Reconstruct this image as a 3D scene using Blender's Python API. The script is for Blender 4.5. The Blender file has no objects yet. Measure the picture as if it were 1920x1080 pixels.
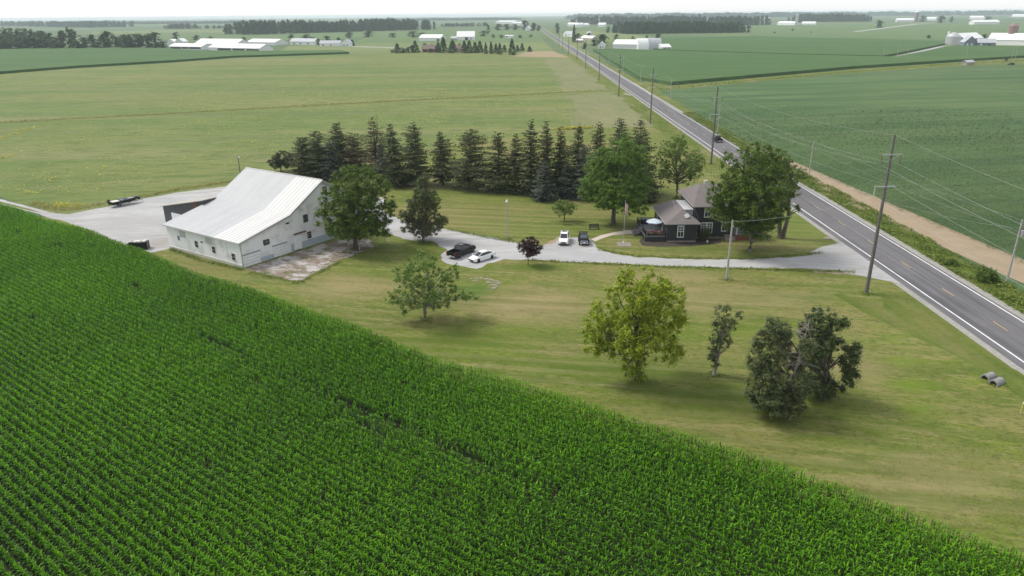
import bpy, math, random
import numpy as np
from mathutils import Vector, Matrix
R = math.radians
random.seed(7)
rng = np.random.default_rng(7)
scene = bpy.context.scene
col = scene.collection
SUNE, SKYS, EXPO = 2.2, 0.092, 0.70        # sun strength, sky strength, exposure

# ------------------------------------------------------------------ camera, world, sun, exposure
CAM_H = 38.4
pitch, roll = R(20.9486), R(-0.5)
fw = Vector((0, math.cos(pitch), -math.sin(pitch)))
rt = Vector((1, 0, 0))
up = rt.cross(fw)
rt2 = math.cos(roll) * rt + math.sin(roll) * up
up2 = -math.sin(roll) * rt + math.cos(roll) * up
cam = bpy.data.cameras.new('camera')
cam.sensor_width = 36
cam.lens = 36 * 1340 / 1920
cam.clip_end = 60000
cam_o = bpy.data.objects.new('camera', cam)
m = Matrix.Identity(4)
for i in range(3):
    m[i][0], m[i][1], m[i][2] = rt2[i], up2[i], -fw[i]
m[2][3] = CAM_H
cam_o.matrix_world = m
col.objects.link(cam_o)
scene.camera = cam_o

SUN_EL = 52
sun_h = Vector((-0.93, 0.36, 0)).normalized()
sun_v = sun_h * math.cos(R(SUN_EL)) + Vector((0, 0, math.sin(R(SUN_EL))))
sun = bpy.data.lights.new('sun', 'SUN')
sun.energy = SUNE
sun.angle = R(18)
sun.color = (1, 0.95, 0.87)
sun_o = bpy.data.objects.new('sun', sun)
sun_o.rotation_euler = sun_v.to_track_quat('Z', 'Y').to_euler()
sun_o.location = (0, 0, 300)
col.objects.link(sun_o)

w = bpy.data.worlds.new('World')
scene.world = w
w.use_nodes = True
nt = w.node_tree
sky = nt.nodes.new('ShaderNodeTexSky')
sky.sky_type = 'NISHITA'
sky.sun_disc = False
sky.sun_elevation = R(SUN_EL)
sky.sun_rotation = math.atan2(sun_h.x, sun_h.y)
sky.air_density = 1.0
sky.dust_density = 0.5
sky.ozone_density = 1.0
hs = nt.nodes.new('ShaderNodeHueSaturation')          # overcast: the blue is veiled
hs.inputs['Saturation'].default_value = 0.45
nt.links.new(sky.outputs['Color'], hs.inputs['Color'])
veil = nt.nodes.new('ShaderNodeMix')                   # thin unbroken cloud over the whole sky
veil.data_type = 'RGBA'
veil.inputs[0].default_value = 0.62
veil.inputs[7].default_value = (7.6, 7.75, 8.0, 1)
nt.links.new(hs.outputs['Color'], veil.inputs[6])
nt.links.new(veil.outputs[2], nt.nodes['Background'].inputs['Color'])
nt.nodes['Background'].inputs['Strength'].default_value = SKYS

scene.view_settings.view_transform = 'Standard'
scene.view_settings.look = 'None'
scene.view_settings.exposure = EXPO
scene.view_settings.gamma = 1
scene.render.engine = 'CYCLES'
scene.cycles.use_denoising = True
scene.cycles.denoiser = 'OPENIMAGEDENOISE'
scene.cycles.max_bounces = 6
scene.cycles.diffuse_bounces = 3
scene.cycles.transparent_max_bounces = 8
scene.cycles.volume_bounces = 1
scene.cycles.use_adaptive_sampling = True
scene.cycles.adaptive_threshold = 0.02

# ------------------------------------------------------------------ materials
def new_mat(name):
    ma = bpy.data.materials.new(name)
    ma.use_nodes = True
    return ma, ma.node_tree, ma.node_tree.nodes['Principled BSDF']

def nd(t, kind, **kw):
    n = t.nodes.new(kind)
    for k, v in kw.items():
        if k in n.inputs.keys():
            n.inputs[k].default_value = v
        else:
            setattr(n, k, v)
    return n

def pos_map(t, scale=(1, 1, 1), rot=0.0, local=False):
    if local:
        src = nd(t, 'ShaderNodeTexCoord').outputs['Object']
    else:
        src = nd(t, 'ShaderNodeNewGeometry').outputs['Position']
    mp = nd(t, 'ShaderNodeMapping')
    mp.inputs['Rotation'].default_value = (0, 0, rot)
    mp.inputs['Scale'].default_value = scale
    # rotate first, then scale along the rotated axes
    mp2 = nd(t, 'ShaderNodeMapping')
    mp.inputs['Scale'].default_value = (1, 1, 1)
    mp2.inputs['Scale'].default_value = scale
    t.links.new(src, mp.inputs['Vector'])
    t.links.new(mp.outputs['Vector'], mp2.inputs['Vector'])
    return mp2.outputs['Vector']

def noise(t, vec, scale, detail=4, rough=0.55):
    n = nd(t, 'ShaderNodeTexNoise', Scale=scale, Detail=detail, Roughness=rough)
    t.links.new(vec, n.inputs['Vector'])
    return n.outputs['Fac']

def ramp(t, fac, stops):
    r = nd(t, 'ShaderNodeValToRGB')
    e = r.color_ramp.elements
    while len(e) < len(stops):
        e.new(0.5)
    for k, (p, c) in enumerate(stops):
        e[k].position = p
        e[k].color = (c, c, c, 1) if not isinstance(c, tuple) else (*c, 1)
    t.links.new(fac, r.inputs['Fac'])
    return r.outputs['Color']

def mix(t, a, b, fac, mode='MIX'):
    n = nd(t, 'ShaderNodeMix', data_type='RGBA', blend_type=mode)
    for s, v in ((n.inputs[0], fac), (n.inputs[6], a), (n.inputs[7], b)):
        if isinstance(v, bpy.types.NodeSocket):
            t.links.new(v, s)
        elif isinstance(v, tuple):
            s.default_value = (*v, 1)
        else:
            s.default_value = v
    return n.outputs[2]

def bump(t, p, h, dist, strength=1.0):
    b = nd(t, 'ShaderNodeBump', Strength=strength, Distance=dist)
    t.links.new(h, b.inputs['Height'])
    t.links.new(b.outputs['Normal'], p.inputs['Normal'])

def plain(name, c, rough=0.6, metal=0.0, var=0.12, scale=3.0, spec=0.5):
    """painted or bare surface with slight uneven wear"""
    ma, t, p = new_mat(name)
    v = pos_map(t, local=True)
    f = noise(t, v, scale, 5, 0.6)
    lo = tuple(max(0, x * (1 - var)) for x in c)
    hi = tuple(min(1, x * (1 + var)) for x in c)
    t.links.new(ramp(t, f, [(0.3, lo), (0.7, hi)]), p.inputs['Base Color'])
    p.inputs['Roughness'].default_value = rough
    p.inputs['Metallic'].default_value = metal
    p.inputs['Specular IOR Level'].default_value = spec
    return ma

def leaf_mat(name, lo, hi, trans=0.3, rough=0.5, spec=0.3, tint=None):
    """leaves: colour varies from leaf to leaf (face attribute rnd)"""
    ma, t, p = new_mat(name)
    a = nd(t, 'ShaderNodeAttribute', attribute_name='rnd')
    stops = [(0.0, lo), (1.0, hi)] if tint is None else [(0.0, lo), (0.8, hi), (1.0, tint)]
    c = ramp(t, a.outputs['Fac'], stops)
    t.links.new(c, p.inputs['Base Color'])
    p.inputs['Roughness'].default_value = rough
    p.inputs['Specular IOR Level'].default_value = spec
    tr = nd(t, 'ShaderNodeBsdfTranslucent')
    t.links.new(c, tr.inputs['Color'])
    mx = nd(t, 'ShaderNodeMixShader')
    mx.inputs[0].default_value = trans
    out = t.nodes['Material Output']
    t.links.new(p.outputs[0], mx.inputs[1])
    t.links.new(tr.outputs[0], mx.inputs[2])
    t.links.new(mx.outputs[0], out.inputs['Surface'])
    return ma

def spot_fac(t, v):
    mr = nd(t, 'ShaderNodeMapRange')
    mr.inputs['From Min'].default_value = 2.0
    mr.inputs['From Max'].default_value = 1.15
    t.links.new(v, mr.inputs['Value'])
    return mr.outputs['Result']

def ground_mat(name, layers, base, rough=0.9, bumps=None, waves=(), spots=()):
    """layers: (scale, rot, aniso, stops->mask, colour); drawn in world metres"""
    ma, t, p = new_mat(name)
    c = base
    if isinstance(base, tuple) and isinstance(base[0], tuple):
        v = pos_map(t)
        c = ramp(t, noise(t, v, base[2], 6, 0.65), [(0.35, base[0]), (0.65, base[1])])
    for scale, rot, an, lo, hi, colr, amt in layers:
        v = pos_map(t, (an, 1, 1), rot)
        f = ramp(t, noise(t, v, scale, 6, 0.6), [(lo, 0.0), (hi, amt)])
        c = mix(t, c, colr, f)
    for x, y, rx, ry, colr, amt in spots:             # dry or lush patches at their own places
        geo = nd(t, 'ShaderNodeNewGeometry').outputs['Position']
        mp = nd(t, 'ShaderNodeMapping')
        mp.inputs['Location'].default_value = (-x / rx, -y / ry, 0)
        mp.inputs['Scale'].default_value = (1 / rx, 1 / ry, 0)
        t.links.new(geo, mp.inputs['Vector'])
        ln = nd(t, 'ShaderNodeVectorMath', operation='LENGTH')
        t.links.new(mp.outputs['Vector'], ln.inputs[0])
        ad = nd(t, 'ShaderNodeMath', operation='MULTIPLY_ADD')
        t.links.new(noise(t, pos_map(t, (.45, 1, 1), R(11)), 0.45, 6, .7), ad.inputs[0])
        ad.inputs[1].default_value = 1.9
        t.links.new(ln.outputs['Value'], ad.inputs[2])
        c = mix(t, c, colr, ramp(t, ad.outputs[0], [(0.0, amt), (0.35, amt), (0.9, 0.0)] if False else [(0.0, amt), (1.0, amt)]) if False else ramp(t, spot_fac(t, ad.outputs[0]), [(0.0, 0.0), (1.0, amt)]))
    for per, rot, dist, colr, amt in waves:          # mower passes, wheel tracks, crop rows
        v = pos_map(t, (1, 1, 1), rot)
        wv = nd(t, 'ShaderNodeTexWave', Scale=0.314 / per, Distortion=dist, Detail=2)
        wv.inputs['Detail Scale'].default_value = 0.35
        wv.bands_direction = 'Y'
        t.links.new(v, wv.inputs['Vector'])
        br = ramp(t, noise(t, pos_map(t, (.3, 1, 1), rot), 0.05, 3), [(0.42, 0.0), (0.62, amt)])
        f = mix(t, (0.0, 0.0, 0.0), br, ramp(t, wv.outputs['Fac'], [(0.45, 0.0), (0.75, 1.0)]))
        c = mix(t, c, colr, f)
    if isinstance(c, tuple):
        p.inputs['Base Color'].default_value = (*c, 1)
    else:
        t.links.new(c, p.inputs['Base Color'])
    p.inputs['Roughness'].default_value = rough
    p.inputs['Specular IOR Level'].default_value = 0.2
    if bumps:
        v = pos_map(t)
        bump(t, p, noise(t, v, bumps[0], 4, 0.7), bumps[1])
    return ma

BD = R(36.5)     # the corn boundary's bearing: rotate world so rows run along x
M = {}
M['ground'] = ground_mat('far_farmland', [
    (0.0009, R(0), 0.4, 0.48, 0.52, (0.085, 0.13, 0.05), 1.0),
    (0.0021, R(3), 0.3, 0.55, 0.58, (0.15, 0.17, 0.07), 0.8),
    (0.004, R(0), 0.2, 0.60, 0.64, (0.05, 0.09, 0.04), 0.7)], (0.065, 0.115, 0.045))
M['lawn'] = ground_mat('mown_lawn', [
    (0.06, R(14), 0.45, 0.48, 0.62, (0.225, 0.185, 0.075), 0.75),
    (0.11, BD, 0.25, 0.52, 0.66, (0.20, 0.165, 0.065), 0.45),
    (0.35, R(12), 0.16, 0.50, 0.64, (0.065, 0.105, 0.010), 0.6),
    (0.16, R(10), 0.45, 0.54, 0.66, (0.11, 0.165, 0.012), 0.75),
    (0.6, R(12), 0.10, 0.60, 0.68, (0.30, 0.25, 0.13), 0.5),
    (1.1, R(16), 0.30, 0.52, 0.60, (0.25, 0.21, 0.09), 0.45),
    (2.6, R(10), 0.4, 0.50, 0.58, (0.060, 0.085, 0.012), 0.65),
    (6.0, R(0), 0.6, 0.50, 0.60, (0.26, 0.235, 0.11), 0.22)],
    ((0.080, 0.125, 0.011), (0.134, 0.168, 0.022), 0.12), bumps=(9.0, 0.05), waves=((2.4, R(9), 2.0, (0.27, 0.235, 0.115), .30), (3.8, R(11), 4.0, (0.06, 0.095, 0.01), .35)),
    spots=[(*p, rx, ry, cl, am) for p, rx, ry, cl, am in (
        ((3.76, 93.86), 13, 9, (0.27, 0.215, 0.11), .75), ((26.07, 95.38), 14, 8, (0.25, 0.205, 0.10), .65), ((24.9, 104.34), 12, 4, (0.25, 0.20, 0.10), .6),
        ((-25.79, 100.93), 9, 6, (0.26, 0.21, 0.11), .6), ((36.84, 73.59), 9, 7, (0.25, 0.205, 0.10), .55), ((36.77, 52.35), 11, 6, (0.25, 0.205, 0.10), .5), ((37.49, 95.11), 9, 4, (0.235, 0.20, 0.095), .5),
        ((13.52, 74.03), 16, 5, (0.075, 0.125, 0.010), .7), ((21.67, 65.42), 15, 5, (0.085, 0.125, 0.010), .6), ((-5.43, 81.65), 14, 6, (0.085, 0.13, 0.010), .6), ((4.37, 109.91), 12, 2.5, (0.08, 0.13, 0.010), .7),
        ((45.65, 75.18), 3.2, 1.6, (0.115, 0.18, 0.012), .6), ((43.63, 69.4), 3.6, 2.0, (0.115, 0.18, 0.012), .65), ((42.29, 64.52), 2.6, 1.4, (0.10, 0.16, 0.010), .6), ((28.89, 84.18), 5, 3, (0.10, 0.16, 0.010), .55),
        ((-5.57, 99.33), 3.5, 4, (0.06, 0.125, 0.015), .85), ((52.56, 130.06), 12, 14, (0.09, 0.14, 0.012), .6), ((-8.7, 143.76), 18, 16, (0.20, 0.165, 0.06), .4), ((15.52, 142.95), 10, 6, (0.21, 0.17, 0.075), .5), ((-47.38, 111.28), 12, 5, (0.19, 0.16, 0.06), .5))])
M['bank'] = ground_mat('roadside_grass', [
    (0.35, R(90), 0.12, 0.45, 0.65, (0.17, 0.16, 0.05), 0.6),
    (2.0, R(0), 0.6, 0.5, 0.7, (0.05, 0.085, 0.012), 0.6),
    (0.10, R(90), 0.4, 0.53, 0.66, (0.22, 0.185, 0.085), 0.7)],
    ((0.072, 0.112, 0.012), (0.118, 0.150, 0.022), 0.2), bumps=(6.0, 0.08))
M['hay'] = ground_mat('hay_field', [
    (0.010, R(-4), 0.35, 0.45, 0.57, (0.165, 0.18, 0.055), 0.75),
    (0.030, R(-3), 0.10, 0.50, 0.62, (0.20, 0.195, 0.08), 0.65),
    (0.05, R(-3), 0.08, 0.52, 0.62, (0.075, 0.125, 0.028), 0.6),
    (0.15, R(-3), 0.10, 0.55, 0.64, (0.185, 0.17, 0.085), 0.5),
    (0.35, R(-3), 0.25, 0.50, 0.59, (0.075, 0.115, 0.022), 0.7),
    (0.9, R(-3), 0.3, 0.53, 0.61, (0.20, 0.20, 0.085), 0.5)],
    ((0.085, 0.14, 0.028), (0.13, 0.175, 0.042), 0.02), bumps=(3.0, 0.15))
M['hay_worn'] = ground_mat('thin_stubble', [
    (0.08, R(80), 0.3, 0.45, 0.65, (0.22, 0.20, 0.11), 0.8),
    (0.5, R(0), 0.6, 0.45, 0.7, (0.10, 0.14, 0.045), 0.6)],
    ((0.145, 0.165, 0.065), (0.18, 0.18, 0.085), 0.06), bumps=(3.0, 0.1))
M['crop'] = ground_mat('tall_corn_canopy', [
    (0.012, R(4), 0.25, 0.45, 0.62, (0.05, 0.115, 0.03), 0.8),
    (0.16, R(4), 0.08, 0.48, 0.66, (0.035, 0.09, 0.02), 0.6),
    (1.1, R(0), 0.6, 0.45, 0.7, (0.045, 0.09, 0.02), 0.7)],
    ((0.055, 0.115, 0.032), (0.075, 0.14, 0.04), 0.02), bumps=(1.2, 0.5))
M['crop_pale'] = ground_mat('pale_crop', [
    (0.006, R(4), 0.3, 0.45, 0.6, (0.10, 0.15, 0.055), 0.8),
    (0.09, R(4), 0.1, 0.5, 0.66, (0.07, 0.125, 0.04), 0.5)],
    ((0.085, 0.145, 0.05), (0.11, 0.165, 0.06), 0.012), bumps=(0.8, 0.3))
M['pasture'] = ground_mat('pasture', [
    (0.01, R(2), 0.3, 0.45, 0.6, (0.17, 0.19, 0.07), 0.8),
    (0.06, R(2), 0.2, 0.5, 0.66, (0.10, 0.15, 0.045), 0.5)],
    ((0.115, 0.165, 0.05), (0.145, 0.18, 0.06), 0.02))
M['stubble'] = ground_mat('tan_stubble', [
    (0.05, R(2), 0.2, 0.5, 0.66, (0.19, 0.18, 0.09), 0.6)],
    ((0.26, 0.20, 0.12), (0.30, 0.235, 0.14), 0.03))
M['soy'] = ground_mat('soybean_field', [
    (0.007, R(-6), 0.3, 0.45, 0.57, (0.088, 0.155, 0.055), 0.8),
    (0.05, R(-10), 0.10, 0.48, 0.58, (0.042, 0.10, 0.032), 0.8),
    (0.16, R(-8), 0.06, 0.52, 0.66, (0.035, 0.08, 0.032), 0.7),
    (0.02, R(10), 0.5, 0.62, 0.72, (0.12, 0.16, 0.065), 0.5),
    (1.4, R(0), 0.5, 0.48, 0.7, (0.045, 0.09, 0.03), 0.5)],
    ((0.084, 0.134, 0.048), (0.112, 0.162, 0.062), 0.03), bumps=(1.6, 0.4), waves=((1.52, R(0), 4.0, (0.045, 0.095, 0.026), .6), (5.0, R(-9), 6.0, (0.045, 0.10, 0.03), .6)))
M['soil'] = ground_mat('bare_soil', [
    (0.6, R(90), 0.2, 0.45, 0.65, (0.30, 0.225, 0.155), 0.7),
    (4.0, R(0), 0.6, 0.5, 0.7, (0.20, 0.15, 0.10), 0.5)],
    ((0.265, 0.21, 0.14), (0.32, 0.26, 0.175), 0.25), bumps=(5.0, 0.06))
M['dark_soil'] = ground_mat('shaded_soil', [(2.0, 0, 1, 0.45, 0.65, (0.020, 0.018, 0.014), 0.7)], (0.030, 0.026, 0.019))  # albedo set below real soil, so the canopy's shade sits in the colour
M['gravel'] = ground_mat('crushed_stone', [
    (0.12, R(20), 0.4, 0.47, 0.60, (0.325, 0.325, 0.33), 0.8),
    (0.35, R(-12), 0.12, 0.52, 0.62, (0.28, 0.265, 0.25), 0.6),
    (6.0, 0, 1, 0.5, 0.62, (0.33, 0.33, 0.335), 0.5),
    (0.06, R(50), 0.8, 0.62, 0.72, (0.30, 0.275, 0.245), 0.6)],
    ((0.37, 0.37, 0.372), (0.43, 0.428, 0.425), 0.5), bumps=(8.0, 0.03), waves=((1.7, R(12), 5.0, (0.30, 0.295, 0.285), .5),), spots=[(*p, rx, ry, cl, am) for p, rx, ry, cl, am in (((-78.6, 137.93), 9, 8, (0.33, 0.32, 0.31), .7), ((-64.2, 125.02), 4, 4, (0.27, 0.24, 0.21), .7), ((-87.23, 136.28), 5, 3, (0.29, 0.25, 0.21), .6), ((-3.73, 121.66), 5, 4, (0.33, 0.325, 0.32), .6), ((29.85, 111.1), 20, 1.5, (0.34, 0.335, 0.325), .5), ((54.46, 111.25), 7, 5, (0.35, 0.34, 0.33), .5))])
M['concrete'] = ground_mat('old_concrete', [
    (0.35, R(36), 0.6, 0.44, 0.56, (0.16, 0.12, 0.085), 0.85),
    (0.6, R(20), 0.8, 0.52, 0.60, (0.085, 0.10, 0.03), 0.8),
    (1.5, 0, 1, 0.5, 0.60, (0.20, 0.15, 0.11), 0.6),
    (0.9, R(-20), 0.5, 0.58, 0.63, (0.52, 0.50, 0.48), 0.7)],
    ((0.36, 0.345, 0.335), (0.44, 0.42, 0.41), 0.6), bumps=(6.0, 0.05))
M['walk'] = ground_mat('walk_concrete', [(3.0, 0, 1, 0.45, 0.6, (0.42, 0.36, 0.32), 0.6)], (0.50, 0.43, 0.39))
M['asphalt'] = ground_mat('worn_asphalt', [
    (0.25, R(90), 0.03, 0.47, 0.58, (0.135, 0.131, 0.137), 0.8),
    (0.9, R(90), 0.03, 0.5, 0.60, (0.072, 0.072, 0.078), 0.7),
    (7.0, 0, 1, 0.5, 0.65, (0.12, 0.12, 0.12), 0.35),
    (0.03, R(90), 0.5, 0.50, 0.64, (0.115, 0.11, 0.112), 0.6)],
    ((0.125, 0.121, 0.130), (0.152, 0.147, 0.153), 0.3), rough=0.85, bumps=(20, 0.01))
M['shoulder'] = ground_mat('gravel_shoulder', [(2.0, 0, 1, 0.45, 0.6, (0.23, 0.22, 0.19), 0.7)], (0.30, 0.295, 0.275))
M['white_line'] = ground_mat('white_road_paint', [(3.0, R(90), 0.3, 0.5, 0.68, (0.35, 0.35, 0.36), 0.6)], (0.74, 0.74, 0.75), rough=0.6)
M['yellow_line'] = ground_mat('yellow_road_paint', [(3.0, R(90), 0.3, 0.5, 0.65, (0.35, 0.25, 0.12), 0.6)], (0.46, 0.31, 0.10), rough=0.6)
M['seam'] = ground_mat('sealed_road_seam', [(0.5, R(90), 0.2, 0.40, 0.6, (0.12, 0.12, 0.125), 0.8)], (0.26, 0.255, 0.26))
M['mulch'] = ground_mat('dark_mulch', [(2.0, 0, 1, 0.45, 0.6, (0.035, 0.03, 0.026), 0.8)], (0.07, 0.058, 0.048))
M['paver'] = ground_mat('weathered_paver', [(1.5, 0, 1, 0.45, 0.6, (0.19, 0.165, 0.145), 0.8)], (0.27, 0.235, 0.21))

def siding(name, c, pitch_m, dirt, axis=2, rough=0.6, stain=0.5):
    """horizontal boards (axis 2) or upright ribs (axis 0) with grime of their own shape"""
    ma, t, p = new_mat(name)
    v = pos_map(t, local=True)
    sx = nd(t, 'ShaderNodeSeparateXYZ')
    t.links.new(v, sx.inputs[0])
    n1 = noise(t, pos_map(t, (0.5, 0.5, .55) if axis == 2 else (1, 1, .25), 0, True), 0.9, 6, 0.65)
    c1 = mix(t, c, dirt, ramp(t, n1, [(0.50, 0.0), (0.75, stain)]))
    n2 = noise(t, v, 9.0, 4, 0.7)
    c2 = mix(t, c1, dirt, ramp(t, n2, [(0.60, 0.0), (0.72, stain * .8)]))
    t.links.new(c2, p.inputs['Base Color'])
    p.inputs['Roughness'].default_value = rough
    wv = nd(t, 'ShaderNodeMath', operation='MULTIPLY')
    wv.inputs[1].default_value = 1 / pitch_m
    t.links.new(sx.outputs[axis], wv.inputs[0])
    fr = nd(t, 'ShaderNodeMath', operation='FRACT')
    t.links.new(wv.outputs[0], fr.inputs[0])
    bump(t, p, ramp(t, fr.outputs[0], [(0.0, 0.0), (0.12, 1.0), (0.9, 0.8), (1.0, 0.0)]), 0.03)
    return ma

M['barn_wall'] = siding('whitewashed_boards', (0.78, 0.79, 0.80), 0.2, (0.42, 0.39, 0.35), stain=0.85)
M['barn_grey'] = siding('weathered_grey_boards', (0.27, 0.25, 0.23), 0.25, (0.16, 0.14, 0.12))
M['tin'] = siding('grey_blue_tin', (0.40, 0.47, 0.53), 0.6, (0.30, 0.33, 0.36), axis=0, rough=0.4)
M['house_wall'] = siding('charcoal_siding', (0.019, 0.021, 0.027), 0.3, (0.026, 0.027, 0.032), axis=0)
M['dark_tin'] = siding('charcoal_tin', (0.045, 0.045, 0.056), 0.3, (0.06, 0.06, 0.065), axis=0, rough=0.4)
M['white_tin'] = siding('white_tin', (0.72, 0.73, 0.74), 0.8, (0.58, 0.58, 0.57), axis=0, rough=0.4, stain=0.3)

def roof_tin(name, c, rib, streak, rust=None, ax=0):
    ma, t, p = new_mat(name)
    v = pos_map(t, local=True)
    sx = nd(t, 'ShaderNodeSeparateXYZ')
    t.links.new(v, sx.inputs[0])
    n1 = noise(t, pos_map(t, (1.0, .08, .08) if ax == 0 else (.08, 1.0, .08), 0, True), 0.6, 5, 0.6)
    c1 = mix(t, c, streak, ramp(t, n1, [(0.45, 0.0), (0.7, 0.6)]))
    n3 = noise(t, v, 0.5, 6, 0.7)
    c1 = mix(t, c1, tuple(x * .86 for x in c), ramp(t, n3, [(0.5, 0.0), (0.7, 0.6)]))
    if rust:
        n2 = noise(t, pos_map(t, (1.6, .10, .10) if ax == 0 else (.10, 1.6, .10), 0, True), 0.45, 6, 0.7)
        c1 = mix(t, c1, rust, ramp(t, n2, [(0.66, 0.0), (0.74, 0.55)]))
    wv = nd(t, 'ShaderNodeMath', operation='MULTIPLY')
    wv.inputs[1].default_value = 1 / rib
    t.links.new(sx.outputs[ax], wv.inputs[0])
    fr = nd(t, 'ShaderNodeMath', operation='FRACT')
    t.links.new(wv.outputs[0], fr.inputs[0])
    rb = ramp(t, fr.outputs[0], [(0.0, 1.0), (0.10, 1.0), (0.16, 0.0), (0.94, 0.0), (1.0, 1.0)])
    c1 = mix(t, c1, tuple(x * .72 for x in c), rb)
    t.links.new(c1, p.inputs['Base Color'])
    p.inputs['Roughness'].default_value = 0.6
    p.inputs['Specular IOR Level'].default_value = 0.25
    bump(t, p, rb, 0.06)
    return ma
M['barn_roof'] = roof_tin('ribbed_barn_tin', (0.46, 0.47, 0.48), 0.62, (0.36, 0.375, 0.395), (0.47, 0.40, 0.35), 1)
M['barn_roof_new'] = roof_tin('newer_barn_tin', (0.58, 0.58, 0.575), 0.9, (0.50, 0.495, 0.485), (0.50, 0.40, 0.34), 1)
M['white_roof'] = roof_tin('white_roof_tin', (0.80, 0.80, 0.80), 1.2, (0.74, 0.74, 0.75))
M['grey_roof'] = roof_tin('grey_roof_tin', (0.42, 0.44, 0.47), 1.0, (0.36, 0.38, 0.42))
M['flat_tin'] = roof_tin('flat_roof_tin', (0.50, 0.50, 0.51), 0.6, (0.40, 0.40, 0.42))
def shingle(name, a, b):
    ma, t, p = new_mat(name)
    v = pos_map(t, local=True)
    bk = nd(t, 'ShaderNodeTexNoise', Scale=7.0, Detail=3)
    t.links.new(v, bk.inputs['Vector'])
    c1 = ramp(t, bk.outputs['Fac'], [(0.35, a), (0.65, b)])
    c1 = mix(t, c1, tuple(x * .7 for x in a), ramp(t, noise(t, v, 0.7, 5, .6), [(.5, 0.0), (.75, .5)]))
    t.links.new(c1, p.inputs['Base Color'])
    p.inputs['Roughness'].default_value = 0.9
    bump(t, p, bk.outputs['Fac'], 0.03)
    return ma
M['shingle'] = shingle('brown_grey_shingles', (0.135, 0.118, 0.118), (0.175, 0.152, 0.150))
M['brown_shingle'] = shingle('brown_shingles', (0.13, 0.10, 0.085), (0.17, 0.13, 0.11))
M['brick'] = shingle('red_brick', (0.16, 0.055, 0.035), (0.22, 0.085, 0.055))
M['white'] = plain('white_paint', (0.74, 0.75, 0.76), 0.45)
M['offwhite'] = plain('dirty_white_paint', (0.55, 0.54, 0.50), 0.6)
M['greyblue'] = plain('blue_grey_paint', (0.16, 0.19, 0.24), 0.6)
M['black'] = plain('black_paint', (0.012, 0.012, 0.014), 0.4)
M['black_wood'] = plain('black_stained_wood', (0.022, 0.022, 0.026), 0.6)
M['deck'] = plain('grey_deck_boards', (0.16, 0.16, 0.17), 0.6)
M['rubber'] = plain('rubber', (0.018, 0.018, 0.018), 0.85)
M['steel'] = plain('grey_steel', (0.34, 0.35, 0.37), 0.4, 0.5)
M['galv'] = plain('galvanised_steel', (0.45, 0.46, 0.47), 0.45, 0.4)
M['wood_pole'] = plain('weathered_pole_wood', (0.115, 0.105, 0.10), 0.85, var=.25)
M['pale_pole'] = plain('grey_pole_wood', (0.33, 0.32, 0.30), 0.85, var=.2)
M['rust'] = plain('rusty_steel', (0.13, 0.065, 0.04), 0.8, var=.3)
M['wire'] = plain('aluminium_cable', (0.42, 0.45, 0.43), 0.5, 0.2)
M['insul'] = plain('brown_porcelain', (0.16, 0.09, 0.06), 0.35)
M['insul_pale'] = plain('pale_insulator', (0.50, 0.50, 0.44), 0.4)
M['concrete_pipe'] = plain('concrete_pipe', (0.22, 0.22, 0.21), 0.85, var=.25)
M['barrier'] = plain('white_barrier', (0.58, 0.57, 0.54), 0.8)
M['shed_roof'] = roof_tin('tan_grey_roof_tin', (0.40, 0.37, 0.33), 0.9, (0.34, 0.31, 0.28))
M['vent'] = plain('dull_grey_vent', (0.42, 0.42, 0.40), 0.7)
M['pvc'] = plain('yellow_marker', (0.62, 0.52, 0.12), 0.5)
M['bark'] = plain('grey_brown_bark', (0.085, 0.070, 0.058), 0.95, var=.4, scale=5)
M['bark_pale'] = plain('pale_bark', (0.20, 0.18, 0.155), 0.95, var=.35, scale=5)
M['bark_dead'] = plain('bleached_dead_wood', (0.24, 0.205, 0.18), 0.9, var=.3, scale=5)
M['red'] = plain('red_lens', (0.45, 0.02, 0.02), 0.25)
M['umbrella'] = plain('pale_blue_canvas', (0.47, 0.54, 0.60), 0.8)
M['blue'] = plain('blue_plastic', (0.03, 0.06, 0.22), 0.5)
M['cardboard'] = plain('pale_rubbish', (0.60, 0.57, 0.55), 0.8, var=.3)
M['silo'] = plain('red_grey_silo_staves', (0.24, 0.165, 0.15), 0.85, var=.3)
M['tan_siding'] = plain('tan_siding', (0.34, 0.29, 0.25), 0.7)
def gloss(name, c, rough=0.12, coat=0.6):
    ma, t, p = new_mat(name)
    f = noise(t, pos_map(t, local=True), 4.0, 3)
    t.links.new(ramp(t, f, [(.3, tuple(x * .94 for x in c)), (.7, c)]), p.inputs['Base Color'])
    p.inputs['Roughness'].default_value = rough
    p.inputs['Coat Weight'].default_value = coat
    return ma
M['car_white'] = gloss('white_car_paint', (0.80, 0.80, 0.81), .25)
M['car_black'] = plain('black_car_enamel', (0.007, 0.007, 0.008), 0.32, spec=.25)
M['glass'] = gloss('dark_glass', (0.018, 0.022, 0.026), .06, .3)
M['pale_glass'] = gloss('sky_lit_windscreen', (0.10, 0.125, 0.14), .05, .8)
M['lamp'] = gloss('lamp_lens', (0.62, 0.63, 0.66), .1)
M['chrome'] = plain('bright_metal', (0.60, 0.60, 0.62), 0.25, 0.7)

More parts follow.
